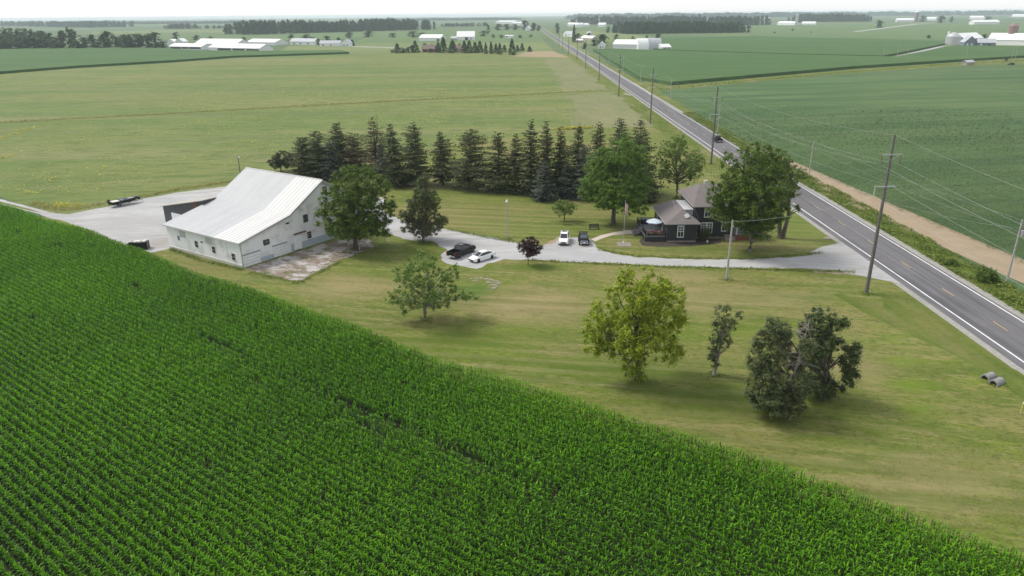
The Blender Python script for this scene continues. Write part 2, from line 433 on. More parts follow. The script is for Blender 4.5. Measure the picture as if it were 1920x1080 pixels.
M['leaf_maple'] = leaf_mat('maple_leaves', (0.0408, 0.0826, 0.0080), (0.1440, 0.2183, 0.0200))
M['leaf_green'] = leaf_mat('green_leaves', (0.0491, 0.1125, 0.0105), (0.1471, 0.2513, 0.0275), tint=(0.1960, 0.3042, 0.0365))
M['leaf_pale'] = leaf_mat('pale_green_leaves', (0.0862, 0.1560, 0.0198), (0.1898, 0.2700, 0.0450), .4)
M['leaf_walnut'] = leaf_mat('yellow_green_leaves', (0.1232, 0.1898, 0.0097), (0.3573, 0.4301, 0.0227), .40, tint=(0.4435, 0.4807, 0.0324))
M['leaf_locust'] = leaf_mat('locust_leaves', (0.0757, 0.1449, 0.0198), (0.1925, 0.2829, 0.0432), .3)
M['leaf_thin'] = leaf_mat('thin_grey_green_leaves', (0.0540, 0.0775, 0.0240), (0.1200, 0.1438, 0.0500), .25)
M['leaf_dark'] = leaf_mat('dark_green_leaves', (0.0270, 0.0504, 0.0100), (0.1107, 0.1536, 0.0300), .28, .4, .4)
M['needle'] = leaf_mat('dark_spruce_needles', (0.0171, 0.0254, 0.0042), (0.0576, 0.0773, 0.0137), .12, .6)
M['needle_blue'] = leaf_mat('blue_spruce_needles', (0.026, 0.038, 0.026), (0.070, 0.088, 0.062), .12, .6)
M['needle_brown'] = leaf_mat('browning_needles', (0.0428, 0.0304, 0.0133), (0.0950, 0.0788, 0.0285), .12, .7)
M['needle_pine'] = leaf_mat('pine_needles', (0.0554, 0.0790, 0.0251), (0.1531, 0.1794, 0.0592), .15, .6)
M['needle_pine_blue'] = leaf_mat('blue_green_pine_needles', (0.0432, 0.0650, 0.0200), (0.1485, 0.1750, 0.0600), .15, .6)
M['leaf_purple'] = leaf_mat('purple_maple_leaves', (0.020, 0.008, 0.010), (0.070, 0.022, 0.026), .25)
M['far_leaf'] = leaf_mat('distant_leaves', (0.0225, 0.0500, 0.0182), (0.0650, 0.1100, 0.0364), .15, .8, .1)
M['far_leaf_b'] = leaf_mat('distant_pale_leaves', (0.045, 0.075, 0.025), (0.085, 0.12, 0.04), .15, .8, .1)
M['wood_leaf'] = leaf_mat('woodland_leaves', (0.0216, 0.0504, 0.0192), (0.0607, 0.1050, 0.0384), .1, .8, .1)  # colour lifted to carry part of the distance haze
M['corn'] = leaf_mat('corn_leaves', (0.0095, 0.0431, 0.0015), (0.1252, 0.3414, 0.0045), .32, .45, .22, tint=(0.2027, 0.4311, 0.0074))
M['soy_leaf'] = leaf_mat('soybean_leaves', (0.0777, 0.1286, 0.0410), (0.1224, 0.1744, 0.0603), .25, .55, .25)
M['weed'] = leaf_mat('rank_weeds', (0.085, 0.145, 0.02), (0.19, 0.25, 0.05), .3, .6, .2, tint=(0.30, 0.28, 0.06))
M['weed_tan'] = leaf_mat('dry_weeds', (0.20, 0.20, 0.055), (0.38, 0.33, 0.11), .3, .7, .2)
M['weed_yellow'] = leaf_mat('yellow_weeds', (0.36, 0.36, 0.06), (0.60, 0.54, 0.08), .3, .7, .2)
M['flower'] = leaf_mat('mixed_flowers', (0.22, 0.02, 0.03), (0.60, 0.42, 0.40), .2, .7)

# ------------------------------------------------------------------ mesh helpers
def tag(o, label=None, cat=None, group=None, kind=None):
    for k, v in (('label', label), ('category', cat), ('group', group), ('kind', kind)):
        if v:
            o[k] = v
    return o

def thing(name, label, cat, loc=(0, 0, 0), rot=0.0, group=None):
    o = bpy.data.objects.new(name, None)
    o.empty_display_size = 0.3
    o.location = loc if len(loc) == 3 else (*loc, 0)
    o.rotation_euler = (0, 0, rot)
    col.objects.link(o)
    return tag(o, label, cat, group)

def copy_tree(o, parent=None):
    c = o.copy()
    col.objects.link(c)
    if parent is not None:
        c.parent = parent
    for ch in o.children:
        copy_tree(ch, c)
    return c

class MB:
    def __init__(s):
        s.v, s.f = [], []
    def add(s, vs, fs):
        b = len(s.v)
        s.v += [tuple(x) for x in vs]
        s.f += [tuple(b + i for i in f) for f in fs]
        return s
    def box(s, c, d, rot=0.0):
        cx, cy, cz = c
        hx, hy, hz = d[0] / 2, d[1] / 2, d[2] / 2
        co, si = math.cos(rot), math.sin(rot)
        vs = []
        for z in (-hz, hz):
            for x, y in ((-hx, -hy), (hx, -hy), (hx, hy), (-hx, hy)):
                vs.append((cx + x * co - y * si, cy + x * si + y * co, cz + z))
        return s.add(vs, [(3, 2, 1, 0), (4, 5, 6, 7), (0, 1, 5, 4), (1, 2, 6, 5), (2, 3, 7, 6), (3, 0, 4, 7)])
    def prism(s, poly, z0, z1):
        n = len(poly)
        a = sum(poly[i][0] * poly[(i + 1) % n][1] - poly[(i + 1) % n][0] * poly[i][1] for i in range(n))
        if a < 0:
            poly = poly[::-1]
        vs = [(x, y, z0) for x, y in poly] + [(x, y, z1) for x, y in poly]
        return s.add(vs, [tuple(range(n - 1, -1, -1)), tuple(range(n, 2 * n))] +
                     [(i, (i + 1) % n, n + (i + 1) % n, n + i) for i in range(n)])
    def sheet(s, poly, z):
        n = len(poly)
        a = sum(poly[i][0] * poly[(i + 1) % n][1] - poly[(i + 1) % n][0] * poly[i][1] for i in range(n))
        if a < 0:
            poly = poly[::-1]
        return s.add([(x, y, z) for x, y in poly], [tuple(range(n))])
    def extr(s, prof, axis, a, b):
        """profile polygon in the plane across axis ('x' or 'y'), swept from a to b"""
        n = len(prof)
        mk = (lambda p, t: (t, p[0], p[1])) if axis == 'x' else (lambda p, t: (p[0], t, p[1]))
        vs = [mk(p, a) for p in prof] + [mk(p, b) for p in prof]
        return s.add(vs, [tuple(range(n)), tuple(range(2 * n - 1, n - 1, -1))] +
                     [(i, n + i, n + (i + 1) % n, (i + 1) % n) for i in range(n)])
    def tube(s, pts, rad, n=7, cap=True):
        pts = [Vector(p) for p in pts]
        if not hasattr(rad, '__len__'):
            rad = [rad] * len(pts)
        b = len(s.v)
        for i, p in enumerate(pts):
            t = (pts[min(i + 1, len(pts) - 1)] - pts[max(i - 1, 0)])
            t = t.normalized() if t.length > 1e-9 else Vector((0, 0, 1))
            a = t.cross(Vector((0, 0, 1)))
            if a.length < 0.05:
                a = t.cross(Vector((1, 0, 0)))
            a.normalize()
            c = t.cross(a)
            for k in range(n):
                g = 2 * math.pi * k / n
                s.v.append(tuple(p + (a * math.cos(g) + c * math.sin(g)) * rad[i]))
        for i in range(len(pts) - 1):
            for k in range(n):
                q = (k + 1) % n
                s.f.append((b + i * n + k, b + i * n + q, b + (i + 1) * n + q, b + (i + 1) * n + k))
        if cap:
            s.f.append(tuple(b + k for k in range(n - 1, -1, -1)))
            e = b + (len(pts) - 1) * n
            s.f.append(tuple(e + k for k in range(n)))
        return s
    def loft(s, secs):
        """list of equal-length rings, capped"""
        n, b = len(secs[0]), len(s.v)
        for r_ in secs:
            s.v += [tuple(p) for p in r_]
        for i in range(len(secs) - 1):
            for k in range(n):
                q = (k + 1) % n
                s.f.append((b + i * n + k, b + i * n + q, b + (i + 1) * n + q, b + (i + 1) * n + k))
        s.f.append(tuple(b + k for k in range(n - 1, -1, -1)))
        e = b + (len(secs) - 1) * n
        s.f.append(tuple(e + k for k in range(n)))
        return s
    def build(s, name, mat, parent=None, loc=None, smooth=False, rot=None):
        me = bpy.data.meshes.new(name)
        me.from_pydata(s.v, [], s.f)
        me.update()
        if smooth:
            me.polygons.foreach_set('use_smooth', [True] * len(me.polygons))
        me.materials.append(mat)
        o = bpy.data.objects.new(name, me)
        col.objects.link(o)
        if parent is not None:
            o.parent = parent
        if loc is not None:
            o.location = loc
        if rot is not None:
            o.rotation_euler = rot
        return o

def quad_mesh(name, V, rnd, mat, parent=None, faces=None):
    """leaf cards: V (n,4,3) loose quads, rnd (n,) per face"""
    me = bpy.data.meshes.new(name)
    if faces is None:
        n = len(V)
        V = V.reshape(-1, 3)
        faces = np.arange(n * 4, dtype=np.int32)
    else:
        n = len(faces) // 4
    me.vertices.add(len(V))
    me.vertices.foreach_set('co', np.ascontiguousarray(V, dtype=np.float32).ravel())
    me.loops.add(n * 4)
    me.loops.foreach_set('vertex_index', np.ascontiguousarray(faces, dtype=np.int32).ravel())
    me.polygons.add(n)
    me.polygons.foreach_set('loop_start', np.arange(0, n * 4, 4, dtype=np.int32))
    me.update(calc_edges=True)
    a = me.attributes.new('rnd', 'FLOAT', 'FACE')
    a.data.foreach_set('value', np.ascontiguousarray(rnd, dtype=np.float32))
    me.materials.append(mat)
    o = bpy.data.objects.new(name, me)
    col.objects.link(o)
    if parent is not None:
        o.parent = parent
    return o

def cards(P, size, r_, flat=0.5, aspect=1.0, N0=None):
    """quads at P with loosely upward or given normals"""
    n = len(P)
    nr = r_.normal(size=(n, 3))
    nr[:, 2] = np.abs(nr[:, 2]) + flat
    if N0 is not None:
        nr = nr * 0.6 + N0
    nr /= np.linalg.norm(nr, axis=1)[:, None]
    t = r_.normal(size=(n, 3))
    t -= (t * nr).sum(1)[:, None] * nr
    t /= np.linalg.norm(t, axis=1)[:, None]
    b = np.cross(nr, t)
    sz = (size * r_.uniform(0.6, 1.3, n))[:, None] / 2
    t, b = t * sz, b * sz * aspect
    k = r_.uniform(0.3, 1.0, (n, 1))       # kite-like leaf sprays, not squares
    return np.stack([P - t, P - b * k, P + t, P + b], 1)

def struct(name, mb, mat):
    o = mb.build(name, mat)
    o['kind'] = 'structure'
    return o

def road_x(y):
    return 63.8 + 0.01187 * (y - 115.0)

ORD = ['first', 'second', 'third', 'fourth', 'fifth', 'sixth', 'seventh', 'eighth', 'ninth', 'tenth', 'eleventh', 'twelfth',
       'thirteenth', 'fourteenth', 'fifteenth', 'sixteenth', 'seventeenth', 'eighteenth', 'nineteenth', 'twentieth',
       'twenty-first', 'twenty-second', 'twenty-third', 'twenty-fourth', 'twenty-fifth', 'twenty-sixth', 'twenty-seventh',
       'twenty-eighth', 'twenty-ninth', 'thirtieth']

# ------------------------------------------------------------------ the ground and the fields
g = MB()
ring = [(16000 * math.cos(a), 16000 * math.sin(a)) for a in [2 * math.pi * k / 64 for k in range(64)]]
g.sheet(ring, 0)
struct('ground', g, M['ground'])

def sheet(name, poly, z, mat):
    return struct(name, MB().sheet(poly, z), mat)
def slab(name, poly, h, mat):
    return struct(name, MB().prism(poly, -0.3, h), mat)

def ragged(poly, step=1.6, amp=0.22):
    out = []
    n = len(poly)
    for i in range(n):
        a, b = Vector(poly[i]), Vector(poly[(i + 1) % n])
        d = b - a
        k = max(1, int(d.length / step))
        nn = Vector((-d.y, d.x)).normalized()
        for j in range(k):
            p = a + d * (j / k) + nn * random.uniform(-amp, amp)
            out.append((p.x, p.y))
    return out
LAWN = [(-93.04, 144.46), (-84.01, 155.41), (-69.11, 169.5), (-67.19, 182.79), (-58.13, 194.87), (-39.17, 203.21), (-10.01, 234.77), (23.41, 257.09), (49.91, 263.28), (54.28, 241.09)] 
yard = LAWN + [(road_x(172) - 6.0, 172.0), (road_x(96) - 6.0, 96.0), (road_x(30) - 6.0, 30.0), (30, 30), (-40, 30), (-125, 140)]
sheet('lawn', yard, 0.03, M['lawn'])
hay = [(-394.52, 496.86), (-397.62, 546.57), (-352.93, 613.29), (-306.25, 675.89), (-273.96, 746.77), (-181.25, 807.86), (-91.56, 826.67), (16.54, 807.74)] + \
      [(road_x(770) - 14, 770.0), (road_x(172) - 15, 172.0)] + LAWN[::-1][1:] + [(-96.7, 145.01), (-118.48, 162.67), (-161.95, 195.01)]
sheet('hay_field', hay, 0.02, M['hay'])
sheet('hay_field_worn', ragged([(31.38, 691.52), (56.66, 687.7), (53.41, 399.02), (28.3, 378.91), (30.91, 504.05)], 8, 3.5), 0.03, M['hay_worn'])
sheet('hay_field_worn', ragged([(29.0, 373.64), (53.61, 387.59), (53.37, 300.61), (52.08, 264.48), (23.55, 260.91)], 5, 2.5), 0.03, M['hay_worn'])
sheet('tan_field', [(3.01, 731.78), (19.96, 830.79), (48.3, 831.78), (56.07, 705.14)], 0.035, M['stubble'])
sheet('pasture', [(-255.55, 826.0), (-175.46, 835.42), (-125.56, 838.6), (25.45, 817.82), (49.83, 837.68), (51.29, 1152.82), (51.86, 1311.93), (-268.87, 1436.23), (-231.96, 1091.04), (-309.04, 1051.16)], 0.01, M['pasture'])
sheet('green_field', [(-223.74, 1069.82), (-211.7, 1127.31), (46.12, 1087.93), (51.86, 1311.93), (-89.33, 1321.74), (-268.87, 1436.23)], 0.015, M['crop_pale'])
slab('corn_field_beyond', [(-559.3, 710.71), (-793.28, 1014.38), (-694.05, 1026.93), (-584.12, 1038.15), (-440.22, 962.97), (-371.52, 894.8), (-264.97, 857.05), (-193.36, 862.92), (-173.54, 812.12), (-277.53, 756.72), (-309.87, 684.06), (-356.72, 620.04), (-379.47, 554.57), (-391.14, 492.46)], 1.9, M['crop'])
sheet('green_field', [(-563.16, 1255.91), (-723.81, 1568.77), (-1006.89, 2032.24), (-588.32, 1687.74), (-402.96, 1816.06), (-190.57, 1999.1), (34.12, 2006.25), (70.19, 1990.66), (53.36, 1374.69), (-91.4, 1352.72), (-275.64, 1472.82), (-300.51, 1350.18), (-436.53, 1301.36)], 0.012, M['crop_pale'])
sheet('green_field', [(-1276.77, 2258.83), (-1093.91, 2493.62), (-794.57, 2284.94), (-687.45, 1974.77), (-954.21, 2073.06), (-1057.55, 1992.98)], 0.012, M['pasture'])
# right of the road
slab('corn_field_beyond', [(169.83, 797.94), (264.08, 708.71), (328.05, 658.93), (519.32, 898.53), (552.19, 968.33), (521.32, 1078.82), (434.83, 1175.83), (406.39, 1269.39), (294.83, 1214.8), (236.14, 1178.1), (127.23, 926.62)], 1.9, M['crop'])
slab('corn_field_beyond', [(91.76, 830.01), (116.08, 844.38), (165.36, 787.28), (259.3, 695.65), (326.81, 646.94), (333.24, 645.97), (502.32, 849.6), (557.67, 811.15), (724.03, 893.43), (580.88, 713.98), (445.36, 644.95), (348.53, 592.45), (245.93, 533.6), (156.15, 468.77), (91.35, 420.34), (79.99, 456.87)], 1.9, M['crop'])
sheet('pale_field', [(420.11, 1312.73), (541.4, 1120.92), (627.02, 1051.24), (905.23, 1120.61), (1744.74, 2173.06), (1480.71, 2235.24), (1281.71, 2672.75), (814.08, 2556.47)], 0.012, M['crop_pale'])
sheet('pale_field', [(64.84, 880.7), (123.93, 1069.54), (246.11, 1228.37), (236.69, 1500.47), (183.91, 1815.24), (108.14, 1633.11)], 0.012, M['pasture'])
sheet('pale_field', [(196.1, 1936.27), (249.53, 1582.5), (330.93, 2181.08), (195.88, 2680.31)], 0.012, M['crop_pale'])
sheet('verge_strip', [(80.32, 449.29), (90.68, 417.15), (154.88, 464.84), (243.66, 528.55), (344.97, 586.26), (446.61, 636.71), (402.17, 571.94), (332.42, 550.7), (228.88, 495.66), (146.52, 439.03), (80.06, 390.9), (71.12, 370.15)], 0.02, M['bank'])
soy = [(78.42, 385.45), (144.3, 432.15), (224.99, 486.98), (326.16, 540.07), (396.55, 572.71), (652.27, 681.76)] + [(430, 60), (88.5, 60), (83.5, 105), (80, 150), (77.3, 190), (74.5, 240)] + [(77.18, 341.35)]
sheet('soybean_field', soy, 0.03, M['soy'])
sheet('bare_strip', [(72.0, 150), (73.2, 190), (72.8, 222), (75.5, 222), (78.2, 190), (81, 150), (84.6, 105), (90, 58), (82.5, 58), (76.2, 105)], 0.036, M['soil'])
# roadsides
def strip(name, offs0, offs1, y0, y1, z, mat, step=60):
    b = MB()
    n = max(2, int((y1 - y0) / step) + 1)
    ys = np.linspace(y0, y1, n)
    vs = []
    for y in ys:
        vs += [(road_x(y) + offs0, y, z), (road_x(y) + offs1, y, z)]
    b.add(vs, [(2 * i, 2 * i + 1, 2 * i + 3, 2 * i + 2) for i in range(n - 1)])
    return struct(name, b, mat)
strip('verge_grass', -14.5, -4.5, 108, 760, 0.026, M['bank'])
strip('verge_grass', 4.0, 10.5, 30, 760, 0.026, M['bank'])
strip('verge_grass', -10, -4.5, 760, 2600, 0.026, M['pasture'])
strip('verge_grass', 4.5, 12, 760, 2600, 0.026, M['pasture'])
strip('road_shoulder', -6.0, 5.6, 25, 2600, 0.04, M['shoulder'])
strip('road', -5.0, 4.35, 25, 3600, 0.046, M['asphalt'])
strip('edge_line', -3.80, -3.60, 25, 1200, 0.051, M['white_line'])
strip('edge_line', 3.72, 3.92, 25, 1200, 0.051, M['white_line'])
strip('road_seam', 0.16, 0.28, 25, 700, 0.051, M['seam'])
strip('road_seam', -0.62, -0.54, 25, 120, 0.051, M['seam'])
dash = MB()
y = (63.44, 84.71)[1] - 1.5 - 12.19 * 3
while y < 700:
    x = road_x(y)
    dash.add([(x - .09, y, .056), (x + .05, y, .056), (x + .085, y + 3.05, .056), (x - .055, y + 3.05, .056)], [(0, 1, 2, 3)])
    y += 12.19
struct('centre_line', dash, M['yellow_line'])

# driveway, yard and pads: one crushed-stone sheet each, edges a little ragged
drive = [(56.54, 105.98), (54.1, 106.55), (46.12, 107.77), (37.73, 108.25), (25.16, 109.63), (14.11, 111.52), (5.37, 112.85), (2.27, 113.49), (-1.3, 113.87), (-3.92, 111.47), (-5.58, 109.13), (-7.98, 110.24), (-11.0, 111.93), (-12.15, 115.87), (-11.29, 118.8), (-14.29, 124.54), (-18.38, 124.66), (-23.03, 129.55), (-27.25, 136.29), (-32.55, 136.46), (-35.88, 146.84), (-26.61, 145.22), (-23.07, 140.1), (-17.7, 135.6), (-12.38, 132.08), (-7.95, 129.44), (-2.86, 125.86), (1.99, 122.77), (5.36, 121.08), (7.4, 121.97), (8.9, 125.84), (13.78, 125.69), (14.89, 123.35), (14.86, 120.5), (15.71, 117.44), (20.74, 114.39), (28.53, 113.06), (39.04, 112.49), (47.46, 113.66), (52.57, 115.23), (56.07, 117.49), (57.76, 119.26), (58.77, 119.85)]
drive = ragged(drive[:-1], 0.9, 0.28) + [(road_x((58.45, 119.55)[1]) - 4.8, (58.45, 119.55)[1]), (road_x((56.54, 105.98)[1]) - 4.8, (56.54, 105.98)[1])]
sheet('driveway', drive, 0.043, M['gravel'])
lot = [(-62.86, 119.05), (-70.42, 124.23), (-79.05, 131.26), (-90.37, 139.87), (-102.62, 148.23), (-113.38, 155.01), (-121.37, 159.7), (-124.3, 163.93), (-116.73, 160.04), (-104.63, 152.36), (-95.77, 146.26), (-92.66, 145.72), (-86.99, 153.14), (-84.01, 158.36), (-78.42, 164.35), (-69.54, 170.65), (-63.99, 173.35), (-52.07, 172.88), (-28.6, 157.35), (-26.47, 144.36), (-32.78, 132.71), (-50.65, 137.04), (-60.84, 121.43)]
ya = (59.27, 120.15)[1]
sheet('driveway_apron', [(road_x(y) - 4.8, y) for y in (100.5, ya + 1.5)] + [(road_x(ya) - 9.5, ya - 1.0), (road_x(ya) - 13, 116.0), (road_x(ya) - 12, 106.0)], 0.0445, M['gravel'])
sheet('gravel_lot', ragged(lot, 2.0, 0.3), 0.041, M['gravel'])
sheet('lane_median', [(-122.82, 161.79), (-115.03, 157.49), (-103.17, 150.03), (-98.9, 146.79), (-104.06, 149.61), (-113.87, 155.75), (-122.09, 160.74)], 0.046, M['lawn'])
sheet('barn_pad', ragged([(-43.73, 109.87), (-32.46, 125.07), (-26.63, 127.24), (-24.64, 121.64), (-28.67, 114.06), (-33.05, 103.88), (-42.24, 109.06)], 1.2, 0.35), 0.041, M['concrete'])
sheet('walkway', [(14.45, 124.68), (16.38, 126.97), (19.11, 128.96), (21.82, 130.3), (23.79, 130.6), (23.78, 128.12), (21.45, 127.85), (18.88, 127.24), (16.66, 125.27), (15.08, 123.35)], 0.047, M['walk'])
stn = MB()
rs_ = random.Random(31)
for px_, py_ in [(-6.3, 104.4), (-5.56, 104.63), (-4.82, 104.85), (-3.97, 104.35), (-3.21, 103.85), (-2.54, 103.36), (-1.96, 102.64), (-2.02, 101.72), (-2.33, 100.81), (-2.72, 100.15), (-3.23, 101.29), (-2.93, 102.43), (-2.59, 101.73), (-3.6, 102.91), (-5.76, 103.68)]:
    a_, b_, h_ = rs_.uniform(.35, .9), rs_.uniform(.3, .6), rs_.uniform(.06, .16)
    stn.loft([[(px_ + k1 * a_ * c1, py_ + k1 * b_ * c2, z1) for c1, c2 in ((-1, -.4), (-.3, -1), (.8, -.7), (1, .3), (.3, 1), (-.7, .8))] for k1, z1 in ((.6, .0), (.6, h_ * .7), (.42, h_))])
so_ = stn.build('rubble', M['paver'])
tag(so_, 'flat old foundation stones lying in the grass below the two parked cars', 'stones', kind='stuff')
sheet('bare_patch', ragged([(47.51, 106.97), (53.16, 106.32), (54.26, 105.05), (50.86, 104.89), (47.95, 105.95)], .8, .4), 0.042, M['soil'])
sheet('planting_bed', [(22.99, 123.44), (24.84, 127.4), (27.8, 127.31), (34.01, 124.43), (38.05, 124.31), (37.34, 121.73), (31.98, 120.01), (26.32, 119.86), (23.16, 120.57)], 0.042, M['mulch'])
sheet('bare_patch', ragged([(5.54, 120.77), (6.79, 122.95), (8.29, 125.52), (8.9, 125.84), (7.52, 122.28)], .8, .4), 0.042, M['soil'])
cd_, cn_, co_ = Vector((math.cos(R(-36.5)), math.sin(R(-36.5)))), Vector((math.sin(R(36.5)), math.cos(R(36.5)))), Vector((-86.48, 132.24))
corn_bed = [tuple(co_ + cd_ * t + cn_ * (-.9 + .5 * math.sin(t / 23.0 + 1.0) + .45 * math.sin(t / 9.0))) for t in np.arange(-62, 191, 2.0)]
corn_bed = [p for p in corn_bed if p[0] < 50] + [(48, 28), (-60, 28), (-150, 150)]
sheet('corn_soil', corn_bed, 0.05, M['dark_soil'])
# low bank falling to the road on the near side
crest = [(46.49, 97.42), (48.04, 89.02), (50.04, 82.42), (51.97, 77.47), (53.31, 72.36), (53.49, 67.1), (54.56, 60.74)]
bk = MB()
prof = [(-9.0, 0.028), (-5.0, 0.10), (-2.0, 0.22), (0.0, 0.27), (1.6, 0.14), (3.0, 0.06), (4.2, 0.040)]
rows = []
for i, (cx, cy) in enumerate(crest):
    f = (0.0, .25, .6, .9, 1.0, .6, .0)[i]
    rows.append([(cx + dx, cy, 0.028 + (dz - 0.028) * f) for dx, dz in prof] + [(road_x(cy) - 5.9, cy, 0.034)])
k = len(rows[0])
bk.add([p for r_ in rows for p in r_], [(i * k + j, i * k + j + 1, (i + 1) * k + j + 1, (i + 1) * k + j) for i in range(len(rows) - 1) for j in range(3)])
ob = bk.build('lawn_bank', M['lawn'], smooth=True); ob['kind'] = 'structure'
bk2 = MB()
bk2.add([p for r_ in rows for p in r_], [(i * k + j, i * k + j + 1, (i + 1) * k + j + 1, (i + 1) * k + j) for i in range(len(rows) - 1) for j in range(3, k - 1)])
ob = bk2.build('roadside_bank', M['bank'], smooth=True); ob['kind'] = 'structure'

# ------------------------------------------------------------------ foreground corn: one crop mass
def corn():
    d = np.array([math.cos(R(-36.5)), math.sin(R(-36.5))])
    n = np.array([-d[1], d[0]])
    o = np.array((-86.48, 132.24))
    r_ = np.random.default_rng(3)
    P = []
    for k in range(-115, 2):
        t = np.arange(-62, 190, 0.19) + r_.uniform(0, .19)
        t = t + r_.normal(0, .035, len(t))
        wig = 0.5 * np.sin(t / 23.0 + 1.0) + 0.45 * np.sin(t / 9.0) + 0.25 * np.sin(t / 4.1)
        off = k * 0.762 - 0.5 + wig * (1.0 if k > -3 else max(0.0, 1 + (k + 3) / 25.0))
        q = o + t[:, None] * d + (off + r_.normal(0, .022, len(t)))[:, None] * n
        P.append(q)
    P = np.concatenate(P)
    # keep what the place could show from near the viewpoint
    x, y = P[:, 0], P[:, 1]
    ok = (y > 34) & (x > -0.86 * y - 12) & (x < 0.80 * y + 14) & (x < 52)
    P = P[ok]
    # a few thin spots and skips along rows
    def patch(p, sx, sy):
        e = (P - np.array(p))
        a, b = e @ d, e @ n
        return np.exp(-(a / sx) ** 2 - (b / sy) ** 2)
    thin = np.zeros(len(P))
    for p, sx, sy in (((-36.42, 79.26), 4.5, .5), ((-34.33, 78.0), 5, .45), ((-13.95, 59.59), 3, .5), ((-12.65, 61.04), 14, .40), ((-4.95, 55.35), 8, .45),
                      ((3.39, 49.35), .6, .5), ((-26.96, 53.61), .6, .5), ((-55.69, 98.63), 2.2, .8), ((-63.22, 86.8), .7, .7), ((-91.69, 127.69), 2, .7),
                      ((-15.56, 49.26), .6, .5), ((-78.7, 119.03), 1.5, .8), ((-28.05, 69.68), .5, .5)):
        thin = np.maximum(thin, patch(p, sx, sy) * .93)
    low = np.sin(P[:, 0] * .11 + 1) * np.sin(P[:, 1] * .09) * .5 + .5
    P = P[(r_.uniform(size=len(P)) > thin) & (r_.uniform(size=len(P)) > 0.03)]
    N = len(P)
    low = np.sin(P[:, 0] * .13 + .8) * np.sin(P[:, 1] * .11 + .4)
    H = r_.normal(2.0, .11, N) + low * .09
    H *= np.where(r_.uniform(size=N) < .04, r_.uniform(.6, .85, N), 1)
    hue = np.clip(.5 + .10 * low + r_.normal(0, .13, N), 0, 1)
    L = 9
    az0 = r_.uniform(0, 2 * math.pi, N)
    across = math.atan2(n[1], n[0])
    Vs, Rn = [], []
    for l in range(L):
        f = l / (L - 1)                       # 0 low leaf, 1 whorl
        hb = H * (0.38 + 0.46 * f)
        az = az0 + l * math.pi + r_.normal(0, .5, N)
        ln = (0.48 - 0.02 * f) * r_.uniform(.75, 1.2, N)
        el0 = R(62) + f * R(16) + r_.normal(0, .12, N)
        el1 = np.where(f > .95, R(58), R(-55) + f * R(62)) + r_.normal(0, .30, N)
        if f > .95:
            ln = ln * .72
        wd = (.10 - .02 * f) * r_.uniform(.8, 1.2, N)
        p = np.stack([P[:, 0], P[:, 1], hb], 1)
        dr = np.stack([np.cos(az), np.sin(az)], 1)
        sd = np.stack([-np.sin(az), np.cos(az), r_.normal(0, .25, N)], 1)
        prof = (.55, 1.0, .8, .06)
        pts = [p]
        for sgi in range(3):
            el = el0 + (el1 - el0) * (sgi / 2.0)
            st = np.concatenate([dr * np.cos(el)[:, None], np.sin(el)[:, None]], 1) * (ln / 3)[:, None]
            pts.append(pts[-1] + st)
        for sgi in range(3):
            a0 = sd * (wd * prof[sgi] / 2)[:, None]
            a1 = sd * (wd * prof[sgi + 1] / 2)[:, None]
            Vs.append(np.stack([pts[sgi] - a0, pts[sgi] + a0, pts[sgi + 1] + a1, pts[sgi + 1] - a1], 1))
            Rn.append(np.clip(hue + .80 * (f - .66) + r_.normal(0, .08, N), 0, 1))  # whorl truly paler; shade between rows also put into low leaves' colour
    # stalks
    for k in range(2):
        a = az0 + k * math.pi / 2
        s = np.stack([np.cos(a), np.sin(a), 0 * a], 1) * .013
        b = np.stack([P[:, 0], P[:, 1], 0 * a + .05], 1)
        t = np.stack([P[:, 0], P[:, 1], H * .8], 1)
        Vs.append(np.stack([b - s, b + s, t + s, t - s], 1))
        Rn.append(np.full(N, .35))
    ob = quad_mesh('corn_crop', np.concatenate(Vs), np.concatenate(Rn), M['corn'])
    tag(ob, 'dense green corn crop in straight rows filling the front of the scene', 'corn', kind='stuff')
    print('corn plants', N)
corn()

# soybeans in rows, the near part leaf by leaf
def soybeans():
    r_ = np.random.default_rng(5)
    Vs, Rn = [], []
    rows = np.arange(64, 420, .76)
    for y in rows:
        x0 = np.interp(y, [60, 105, 150, 190, 240, 330, 420], [88.4, 83.6, 80.0, 77.4, 75.0, 80, 90]) + r_.normal(0, .55)
        x1 = min(0.80 * y + 34, 330)
        if x1 < x0:
            continue
        st = .15 if y < 150 else (.26 if y < 220 else .5)
        x = np.arange(x0, x1, st)
        x = x + r_.normal(0, .08, len(x))
        pt = np.sin(x * .07 + y * .05) * np.sin(y * .09 - x * .02)
        keep = (r_.uniform(size=len(x)) < .93 + .07 * pt) & (r_.uniform(size=len(x)) < np.interp(y + .12 * x + 12 * pt, [150, 340], [1, .0]))
        x, pt = x[keep], pt[keep]
        for k in range(3 if y < 150 else 2):
            P = np.stack([x + r_.normal(0, .12, len(x)), y + r_.normal(0, .08, len(x)), .22 + r_.uniform(0, .22, len(x))], 1)
            Vs.append(cards(P, np.full(len(x), .22 if y < 150 else (.32 if y < 220 else .5)), r_, 3.0))
            Rn.append(np.clip(.5 + .25 * pt + r_.normal(0, .12, len(x)), 0, 1))
    ob = quad_mesh('soybean_plants', np.concatenate(Vs), np.concatenate(Rn), M['soy_leaf'])
    tag(ob, 'blue green soybean rows in the field across the road', 'soybeans', kind='stuff')
soybeans()

